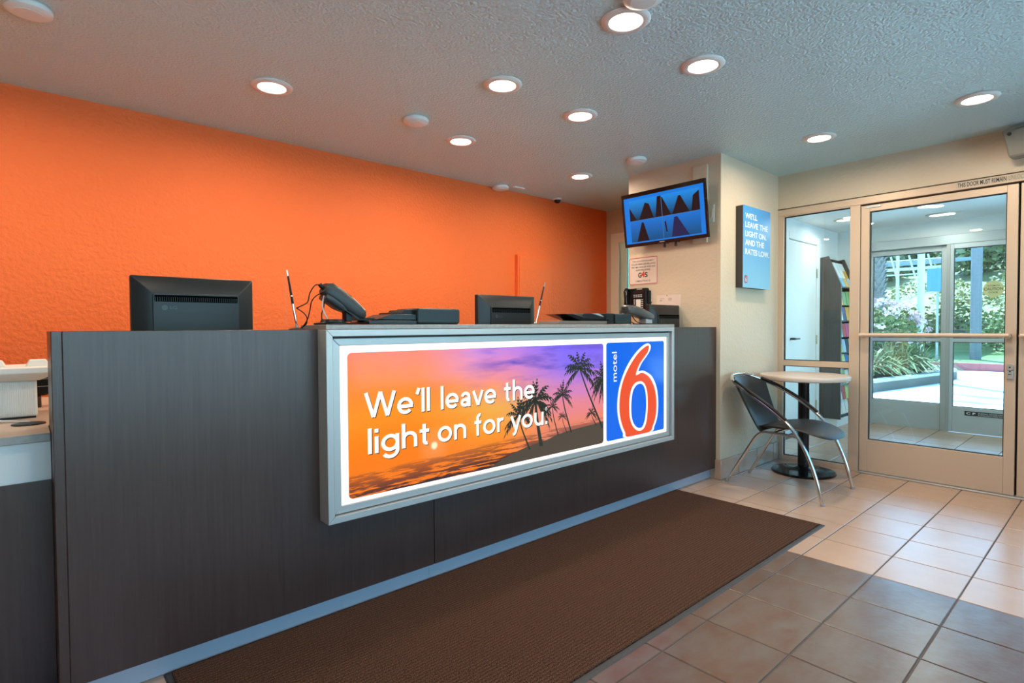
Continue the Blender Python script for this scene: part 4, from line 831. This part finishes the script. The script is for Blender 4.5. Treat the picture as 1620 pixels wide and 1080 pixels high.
# loudspeaker
lsp = thing('wall_loudspeaker', 'grey box loudspeaker mounted high above the glass door', 'loudspeaker', (4.84, 0.47, 2.19))
m_ls = M('speaker_tan_grey', (0.26, 0.24, 0.20), 0.55)
q1 = [(0.584, 2.368), (0.548, 2.188), (0.350, 2.196), (0.386, 2.376)]; q2 = [(0.575, 2.358), (0.543, 2.198), (0.361, 2.206), (0.393, 2.366)]
MB().loft([[(4.700, a_, b_) for a_, b_ in q1], [(4.800, a_ - 0.012, b_) for a_, b_ in q1]]).build('cabinet', m_ls, lsp, bev=0.012)
MB().loft([[(4.6965, a_, b_) for a_, b_ in q2], [(4.7020, a_, b_) for a_, b_ in q2]]).build('grille', M('grille_grey', (0.24, 0.225, 0.185), 0.7), lsp, bev=0.002)
MB().cyl((4.692, 0.545, 2.335), (4.699, 0.545, 2.335), 0.011, n=14).build('badge', m_char, lsp)
MB().box(4.795, 4.839, 0.44, 0.49, 2.24, 2.33).build('bracket', m_ls, lsp)

# ------------------------------------------------------------------ table and chair
tb = thing('cafe_table', 'small round pedestal table with pale top beside the shopfront', 'table', (4.525, 1.695, 0))
m_ttop = M('table_top', (0.62, 0.50, 0.42), 0.35); TC = (4.525, 1.695, 0)
MB().lathe([(0.0, 0.720), (0.300, 0.720), (0.310, 0.725), (0.313, 0.738), (0.313, 0.753), (0.309, 0.758), (0.0, 0.758)], c=TC, n=64).build('table_top', m_ttop, tb, smooth=True)
MB().lathe([(0.0, 0.702), (0.05, 0.702), (0.115, 0.712), (0.115, 0.718), (0.0, 0.718)], c=TC, n=32).build('spider_plate', m_black, tb, smooth=True)
MB().lathe([(0.0, 0.02), (0.040, 0.02), (0.040, 0.705), (0.0, 0.705)], c=TC, n=28).build('column', m_gloss, tb, smooth=True)
MB().lathe([(0.0, 0.0), (0.222, 0.0), (0.226, 0.008), (0.218, 0.018), (0.15, 0.028), (0.06, 0.036), (0.045, 0.048), (0.0, 0.048)], c=TC, n=48).build('base', m_gloss, tb, smooth=True)
ch = thing('bistro_chair', 'chrome hoop armchair with charcoal seat and backrest beside the pillar', 'chair', (4.03, 1.62, 0))
CX = 4.025
half = [(0.280, 1.287, 0.0), (0.277, 1.328, 0.166), (0.274, 1.376, 0.293), (0.272, 1.434, 0.400), (0.270, 1.520, 0.503), (0.266, 1.640, 0.592), (0.250, 1.780, 0.673), (0.205, 1.900, 0.732), (0.110, 1.968, 0.768)]
path = [(CX - a, y, z) for a, y, z in half] + [(CX, 1.985, 0.776)] + [(CX + a, y, z) for a, y, z in reversed(half)]
hoop = MB().tube(catmull(path, 5), 0.0115, 12).build('hoop_frame', m_chrome, ch, smooth=True)
for s in (-1, 1):
    seg = catmull([(CX + s * a, y - 0.004, z + 0.008) for a, y, z in half[4:8]], 6)
    MB().tube(seg, 0.0125, 10).build('arm_pad', m_black, hoop, smooth=True)
    foot = Vector((CX + s * 0.280, 1.287, 0)); MB().cyl(foot, foot + Vector((0, 0, 0.014)), 0.0135, n=10).build('foot_cap', m_grey, hoop, smooth=True)
    leg = [(CX + s * 0.180, 1.970, 0.0), (CX + s * 0.176, 1.876, 0.165), (CX + s * 0.172, 1.790, 0.315), (CX + s * 0.170, 1.750, 0.372), (CX + s * 0.175, 1.700, 0.398), (CX + s * 0.20, 1.60, 0.404), (CX + s * 0.25, 1.46, 0.408), (CX + s * 0.270, 1.436, 0.404)]
    lg = MB().tube(catmull(leg, 5), 0.0105, 12).build('leg', m_chrome, ch, smooth=True)
    MB().cyl((CX + s * 0.180, 1.970, 0), (CX + s * 0.180, 1.968, 0.014), 0.0125, n=10).build('foot_cap', m_grey, lg, smooth=True)
MB().tube([(CX - 0.19, 1.63, 0.402), (CX + 0.19, 1.63, 0.402)], 0.009, 10).build('stretcher', m_chrome, ch, smooth=True)
# seat: curved padded shell
def shell(name, fn, nu, nv, th, mat):
    top, bot = [], []
    for i in range(nu):
        ra, rb = [], []
        for j in range(nv):
            u_, v_ = i / (nu - 1), j / (nv - 1); p = Vector(fn(u_, v_)); e = 1e-3
            du = Vector(fn(min(u_ + e, 1), v_)) - Vector(fn(max(u_ - e, 0), v_)); dv = Vector(fn(u_, min(v_ + e, 1))) - Vector(fn(u_, max(v_ - e, 0)))
            n = du.cross(dv).normalized(); ed = min(1, 6 * min(u_, 1 - u_), 6 * min(v_, 1 - v_)); t = th * (0.35 + 0.65 * math.sqrt(max(ed, 0)))
            ra.append(p + n * t / 2); rb.append(p - n * t / 2)
        top.append(ra); bot.append(rb)
    vs = [p for r in top for p in r] + [p for r in bot for p in r]; N_ = nu * nv; fs = []
    I = lambda i, j: i * nv + j
    for i in range(nu - 1):
        for j in range(nv - 1):
            fs.append((I(i, j), I(i + 1, j), I(i + 1, j + 1), I(i, j + 1))); fs.append((N_ + I(i, j), N_ + I(i, j + 1), N_ + I(i + 1, j + 1), N_ + I(i + 1, j)))
    for i in range(nu - 1): fs += [(I(i, 0), N_ + I(i, 0), N_ + I(i + 1, 0), I(i + 1, 0)), (I(i, nv - 1), I(i + 1, nv - 1), N_ + I(i + 1, nv - 1), N_ + I(i, nv - 1))]
    for j in range(nv - 1): fs += [(I(0, j), I(0, j + 1), N_ + I(0, j + 1), N_ + I(0, j)), (I(nu - 1, j), N_ + I(nu - 1, j), N_ + I(nu - 1, j + 1), I(nu - 1, j + 1))]
    return MB().add(vs, fs).build(name, mat, ch, smooth=True)
def seat_mesh():
    """padded saddle seat: rounded outline, domed top, thin underside, front edge falling away"""
    NA, rings = 56, []
    def P(r, k, side):
        t = 2 * math.pi * k / NA; c_, s_ = math.cos(t), math.sin(t); e = 2 / 2.9
        ox = math.copysign(abs(c_) ** e, c_); oy = math.copysign(abs(s_) ** e, s_); vy = r * oy; y = 1.520 - 0.248 * vy
        w = 0.235 - 0.050 * max(0.0, -vy) ** 1.3; x = CX + w * r * ox
        base = 0.432 + 0.018 * math.cos(vy * 1.5) - 0.052 * max(0.0, vy - 0.15) ** 1.7 - 0.014 * max(0.0, -vy) + 0.012 * (r * ox) ** 2 * (0.4 - vy)
        return (x, y, base + (0.016 if side > 0 else -0.016) * math.sqrt(max(0.0, 1 - r ** 5)))
    for r in (0.02, 0.25, 0.5, 0.7, 0.84, 0.93, 0.975, 0.995, 1.0): rings.append([P(r, k, 1) for k in range(NA)])
    for r in (0.995, 0.975, 0.93, 0.8, 0.5, 0.02): rings.append([P(r, k, -1) for k in range(NA)])
    return MB().loft(rings)
def back_fn(u_, v_):
    s = 2 * u_ - 1; w = 0.172 + 0.052 * v_
    y = 1.752 + 0.222 * v_ ** 0.82 - s * s * (0.030 + 0.074 * v_); z = 0.392 + 0.374 * v_ - 0.050 * s * s * v_ ** 2
    return (CX + s * w, y, z)
st_ = seat_mesh().build('seat', m_leather, ch, smooth=True)
shell('backrest', back_fn, 17, 15, 0.022, m_leather)

# ------------------------------------------------------------------ outside
struct(box('ground', m_concrete, None, -25, 70, -40, 45, -0.26, -0.065))
struct(box('sun_block_canopy', m_white, None, 7.5, 8.25, -3.0, 5.5, 2.50, 2.66))  # unseen overhang added to keep direct sun off the vestibule floor
def foliage_mat(name, c1, c2):
    return M(name, c1, 0.6, var=(2.2, c2, 0.18), spec=0.3)
def leaf_cloud(c, r, n, s, seed, el=1.6, flat=0.5, up=0.0):
    rg = random.Random(seed); mb = MB()
    for k in range(n):
        while True:
            d = Vector((rg.uniform(-1, 1), rg.uniform(-1, 1), rg.uniform(-1, 1)))
            if 0.1 < d.length < 1: break
        rad = d.length ** 0.35; d.normalize(); p = Vector(c) + Vector((d.x * r[0], d.y * r[1], d.z * r[2])) * rad * (0.82 + 0.18 * math.sin(7 * d.x + 5 * d.y + 9 * d.z + seed))
        a = Vector((rg.gauss(0, 1), rg.gauss(0, 1), rg.gauss(0, 0.6) + up)).normalized(); b = a.cross(Vector((rg.gauss(0, 1), rg.gauss(0, 1), rg.gauss(0, 1)))).normalized()
        L_ = s * rg.uniform(0.7, 1.3); w = L_ / el * 0.5
        mb.add([p - a * L_ * 0.5, p + b * w, p + a * L_ * 0.5, p - b * w], [(0, 1, 2, 3)])
    return mb
# planter island with kerb
pl = [(9.6, 3.38), (11.4, 3.10), (12.8, 2.88), (14.2, 2.66), (15.6, 2.62), (16.6, 3.0), (17.0, 3.8), (17.0, 9.0), (9.6, 9.0)]
pt = struct(MB().prism(pl, 'z', -0.065, 0.10).build('planter_bed', M('soil', (0.16, 0.12, 0.08), 0.9)))
m_kerb = M('kerb_concrete', (0.46, 0.46, 0.46), 0.8)
for a, b in zip(pl[:7], pl[1:8]):
    A, B = Vector((*a, 0)), Vector((*b, 0)); n = Vector((-(B - A).y, (B - A).x, 0)).normalized() * 0.16
    MB().prism([(A.x, A.y), (B.x, B.y), (B.x + n.x, B.y + n.y), (A.x + n.x, A.y + n.y)], 'z', -0.065, 0.155).build('kerb_stone', m_kerb, pt)
m_olea = foliage_mat('oleander_green', (0.085, 0.13, 0.03), (0.21, 0.23, 0.07)); m_pink = M('oleander_pink', (0.62, 0.36, 0.40), 0.6, var=(6, (0.70, 0.58, 0.56), 0.2)); m_bark = M('bark', (0.14, 0.10, 0.07), 0.9)
ob = thing('oleander_bush', 'pink flowering oleander bush in the planter outside the doors', 'bush', (14.4, 4.0, 0.1))
leaf_cloud((14.4, 4.05, 0.82), (1.08, 1.14, 0.80), 3600, 0.16, 3, 4.5, up=0.5).build('foliage', m_olea, ob)['kind'] = 'stuff'
mb = MB(); rg = random.Random(8)
for k in range(150):
    th, phi = rg.uniform(0, 2 * math.pi), rg.uniform(0.15, 1.75); d = Vector((math.cos(th) * math.sin(phi), math.sin(th) * math.sin(phi), math.cos(phi)))
    c = Vector((14.4, 4.05, 0.92)) + Vector((d.x * 1.08, d.y * 1.13, d.z * 0.80)); q = leaf_cloud(c, (0.085, 0.085, 0.06), 16, 0.07, k, 1.2); mb.add(q.v, q.f)
mb.build('blossoms', m_pink, ob)['kind'] = 'stuff'
for k in range(6): MB().tube([(14.4 + 0.1 * math.cos(k), 4.0 + 0.1 * math.sin(k), 0.08), (14.4 + 0.5 * math.cos(k), 4.0 + 0.5 * math.sin(k), 0.8)], 0.02, 6).build('stem', m_bark, ob)
m_strap = foliage_mat('strap_green', (0.07, 0.13, 0.03), (0.26, 0.24, 0.12))
rg = random.Random(21)
for i, (x, y) in enumerate([(11.9, 3.55), (12.5, 3.45), (13.1, 3.32), (13.7, 3.18), (12.7, 3.95), (13.4, 3.75), (14.3, 3.05)]):
    mb = MB()
    for k in range(170):
        a = rg.uniform(0, 6.283); l = rg.uniform(0.45, 0.95); sx, sy = math.cos(a), math.sin(a); w = 0.016; lean = rg.uniform(0.15, 1.15)
        P = [Vector((x + sx * l * lean * t_, y + sy * l * lean * t_, 0.09 + l * (1.25 * t_ - (0.35 + 0.75 * min(lean, 1.0)) * t_ * t_))) for t_ in (0, 0.35, 0.7, 1)]
        sd_ = Vector((-sy, sx, 0)) * w
        for p, q in zip(P, P[1:]): mb.add([p - sd_, p + sd_, q + sd_ * 0.6, q - sd_ * 0.6], [(0, 1, 2, 3)])
    tag(mb.build('strap_plant', m_strap), 'strap leaved green clump in the outdoor planter, ' + ['nearest the doors at the kerb', 'second from the doors at the kerb', 'third from the doors at the kerb', 'fourth from the doors at the kerb', 'nearer one of the back pair', 'farther one of the back pair', 'farthest along the kerb'][i], 'plant', 'strap plants in the planter')
# far kerb, verge, hill
fk = struct(box('kerb_far', M('kerb_red', (0.42, 0.10, 0.11), 0.7), None, 18.6, 18.78, -14, 22, -0.065, 0.13))
def terrain(name, x0, x1, y0, y1, nx, ny, fn, mat):
    vs = [(x0 + (x1 - x0) * i / nx, y0 + (y1 - y0) * j / ny, fn(x0 + (x1 - x0) * i / nx, y0 + (y1 - y0) * j / ny)) for i in range(nx + 1) for j in range(ny + 1)]
    fs = [(i * (ny + 1) + j, (i + 1) * (ny + 1) + j, (i + 1) * (ny + 1) + j + 1, i * (ny + 1) + j + 1) for i in range(nx) for j in range(ny)]
    me = bpy.data.meshes.new(name); me.from_pydata(vs, [], fs); me.update(); return struct(link(name, me, mat, None, True))
m_grass = foliage_mat('verge_grass', (0.09, 0.16, 0.04), (0.15, 0.21, 0.065))
def hz(x, y): return 0.10 + 0.04 * (x - 18.7) + (0.0 if x < 22.5 else 0.24 * (x - 22.5) - 0.002 * (x - 22.5) ** 2) * (1 + 0.012 * (6 - y))
terrain('verge', 18.78, 24, -14, 22, 12, 24, hz, m_grass)
terrain('hillside', 23.5, 70, -40, 45, 40, 50, lambda x, y: hz(x, y) + 0.12 * math.sin(x * 1.7 + y * 2.3), foliage_mat('hill_cover', (0.17, 0.17, 0.065), (0.25, 0.23, 0.12)))
# shrubs across the hill
m_yel = foliage_mat('groundcover', (0.20, 0.20, 0.065), (0.36, 0.30, 0.16)); m_mid = foliage_mat('shrub_green', (0.08, 0.13, 0.04), (0.17, 0.20, 0.08))
rg = random.Random(4)
mb = MB(); 
for k in range(60):
    x = rg.uniform(24, 33); y = x * rg.uniform(0.06, 0.34); q = leaf_cloud((x, y, hz(x, y) + 0.2), (0.7, 0.7, 0.35), 70, 0.16, k, 1.6); mb.add(q.v, q.f)
o = tag(mb.build('hill_groundcover', m_yel), 'yellow green groundcover spreading over the hillside outside', 'groundcover'); o['kind'] = 'stuff'
for i, (x, rat, r, l) in enumerate([(23.2, 0.255, 0.7, 'low green shrub on the verge left of the white post'), (23.0, 0.205, 0.6, 'low green shrub on the verge behind the blue sign'), (24.9, 0.168, 0.8, 'green shrub on the verge left of the ringed palm trunk'), (22.8, 0.125, 0.9, 'green shrub on the verge right of the ringed palm trunk')]):
    y = x * rat; t = thing('verge_shrub', l, 'shrub', (x, y, hz(x, y)))
    leaf_cloud((x, y, hz(x, y) + r * 0.6), (r, r, r * 0.75), 420, 0.17, 40 + i, 2.2).build('foliage', m_mid, t)['kind'] = 'stuff'
    MB().cyl((x, y, hz(x, y) - 0.05), (x, y, hz(x, y) + r * 0.6), 0.04, n=6).build('stem', m_bark, t)
m_tree = foliage_mat('tree_green', (0.10, 0.14, 0.07), (0.23, 0.25, 0.14))
for i, (x, rat, z, r, l) in enumerate([(36, 0.145, 5.2, 2.0, 'rounded tree high on the hill left of the ringed palm'), (41, 0.105, 6.0, 2.4, 'rounded tree high on the hill right of the ringed palm'), (46, 0.185, 6.0, 2.2, 'tree on the hill behind the blue sign'), (40, 0.235, 5.0, 1.9, 'tree on the hill behind the carport'), (36, 0.275, 4.6, 1.9, 'tree on the hill behind the rough palm trunk'), (46, 0.075, 6.2, 2.4, 'tree on the hill at the right door stile')]):
    y = x * rat; g = hz(x, y); t = thing('hill_tree', l, 'tree', (x, y, g))
    leaf_cloud((x, y, z), (r, r, r * 0.8), 1800, 0.36, 60 + i, 1.7).build('crown', m_tree, t)['kind'] = 'stuff'
    MB().cyl((x, y, g - 0.1), (x, y, z), 0.16, 0.10, n=8).build('trunk', m_bark, t)
# palms
def trunk(label, x, y, z0, z1, r, rough, mat):
    t = thing('palm_tree', label, 'palm', (x, y, z0)); n = 46 if rough else 60; pr = []
    for k in range(n + 1):
        f_ = k / n; rr = r * (1.04 - 0.10 * f_); pr.append((rr * (1.0 if k % 2 else (0.90 if rough else 0.96)), (z1 - z0) * f_))
    MB().lathe([(0.0, 0.0)] + pr + [(0.0, z1 - z0)], c=(x, y, z0), n=14).build('trunk', mat, t, smooth=False)
    if rough:
        rg_ = random.Random(3); mb = MB()
        for k in range(34):
            for j in range(9):
                a = 2 * math.pi * (j + 0.5 * (k % 2)) / 9; z = z0 + 0.1 + k * 0.11; d_ = Vector((math.cos(a), math.sin(a), 0)); s_ = Vector((-d_.y, d_.x, 0)) * 0.055
                b_ = Vector((x, y, z)) + d_ * r * 0.9
                mb.add([b_ - s_, b_ + s_, b_ + d_ * 0.09 + Vector((0, 0, 0.12)), b_ + Vector((0, 0, 0.10)) ], [(0, 1, 2), (0, 2, 3), (1, 3, 2)])
        mb.build('leaf_stubs', mat, t)['kind'] = 'stuff'
    mb = MB(); rg_ = random.Random(5)
    for k in range(22):
        a = k * 2.4; e = rg_.uniform(-0.3, 1.2); d_ = Vector((math.cos(a) * math.cos(e), math.sin(a) * math.cos(e), math.sin(e)))
        P = [Vector((x, y, z1)) + d_ * (2.2 * t_) - Vector((0, 0, 1.3 * t_ * t_)) for t_ in (0, 0.25, 0.5, 0.75, 1)]; s_ = Vector((-math.sin(a), math.cos(a), 0)) * 0.28
        for i, (p, q) in enumerate(zip(P, P[1:])): mb.add([p - s_ * (0.3 + 0.2 * i), p + s_ * (0.3 + 0.2 * i), q + s_ * (0.5 - 0.1 * i), q - s_ * (0.5 - 0.1 * i)], [(0, 1, 2, 3)])
    mb.build('crown', m_tree, t)['kind'] = 'stuff'
    return t
trunk('smooth ringed grey palm trunk on the verge, seen through the right glass', 20.2, 2.99, 0.12, 14.0, 0.128, False, M('palm_ringed', (0.20, 0.20, 0.22), 0.85, var=(8, (0.14, 0.14, 0.155), 0.3), stretch=(1, 1, 4)))
trunk('rough dark palm trunk behind the flowering bush, at the left glass edge', 16.0, 4.27, 0.1, 15.0, 0.14, True, M('palm_rough', (0.15, 0.14, 0.14), 0.9, var=(14, (0.26, 0.24, 0.22), 0.3)))
# carport, sign
cp = thing('carport', 'open white carport frame with rafters across the street', 'carport', (21, 5.0, 0))
m_post = M('post_white', (0.55, 0.55, 0.54), 0.6)
for x, y, r, z in ((16.2, 3.43, 0.075, 3.6), (20.0, 4.82, 0.045, 3.4)): MB().cyl((x, y, 0.0), (x, y, z), r, n=16).build('post', m_post, cp, smooth=True)
MB().box(20.9, 21.0, 3.9, 8.0, 2.86, 2.95).build('beam', m_post, cp)
MB().prism([(21.0, 3.02), (27.0, 3.60), (27.0, 3.72), (21.0, 3.14)], 'y', 3.9, 10.5).build('roof', M('carport_roof', (0.20, 0.25, 0.30), 0.7), cp)
for k in range(9): MB().tube([(20.7, 4.05 + k * 0.48, 2.62), (20.7, 4.22 + k * 0.48, 3.30)], 0.026, 6).build('slat', m_post, cp)
for z in (2.72, 3.16): MB().tube([(20.75, 3.9, z), (20.75, 8.2, z)], 0.022, 6).build('rail', m_post, cp)
bs_ = thing('street_sign', 'blue rectangular street sign on a thin post beyond the planter', 'sign', (19.2, 3.68, 0.1))
MB().cyl((19.2, 3.68, 0.1), (19.2, 3.68, 2.75), 0.03, n=10).build('post', m_grey, bs_, smooth=True)
o = MB().box(19.15, 19.17, 3.58, 3.92, 2.08, 2.72).build('panel', M('sign_blue', (0.08, 0.22, 0.42), 0.5), bs_)
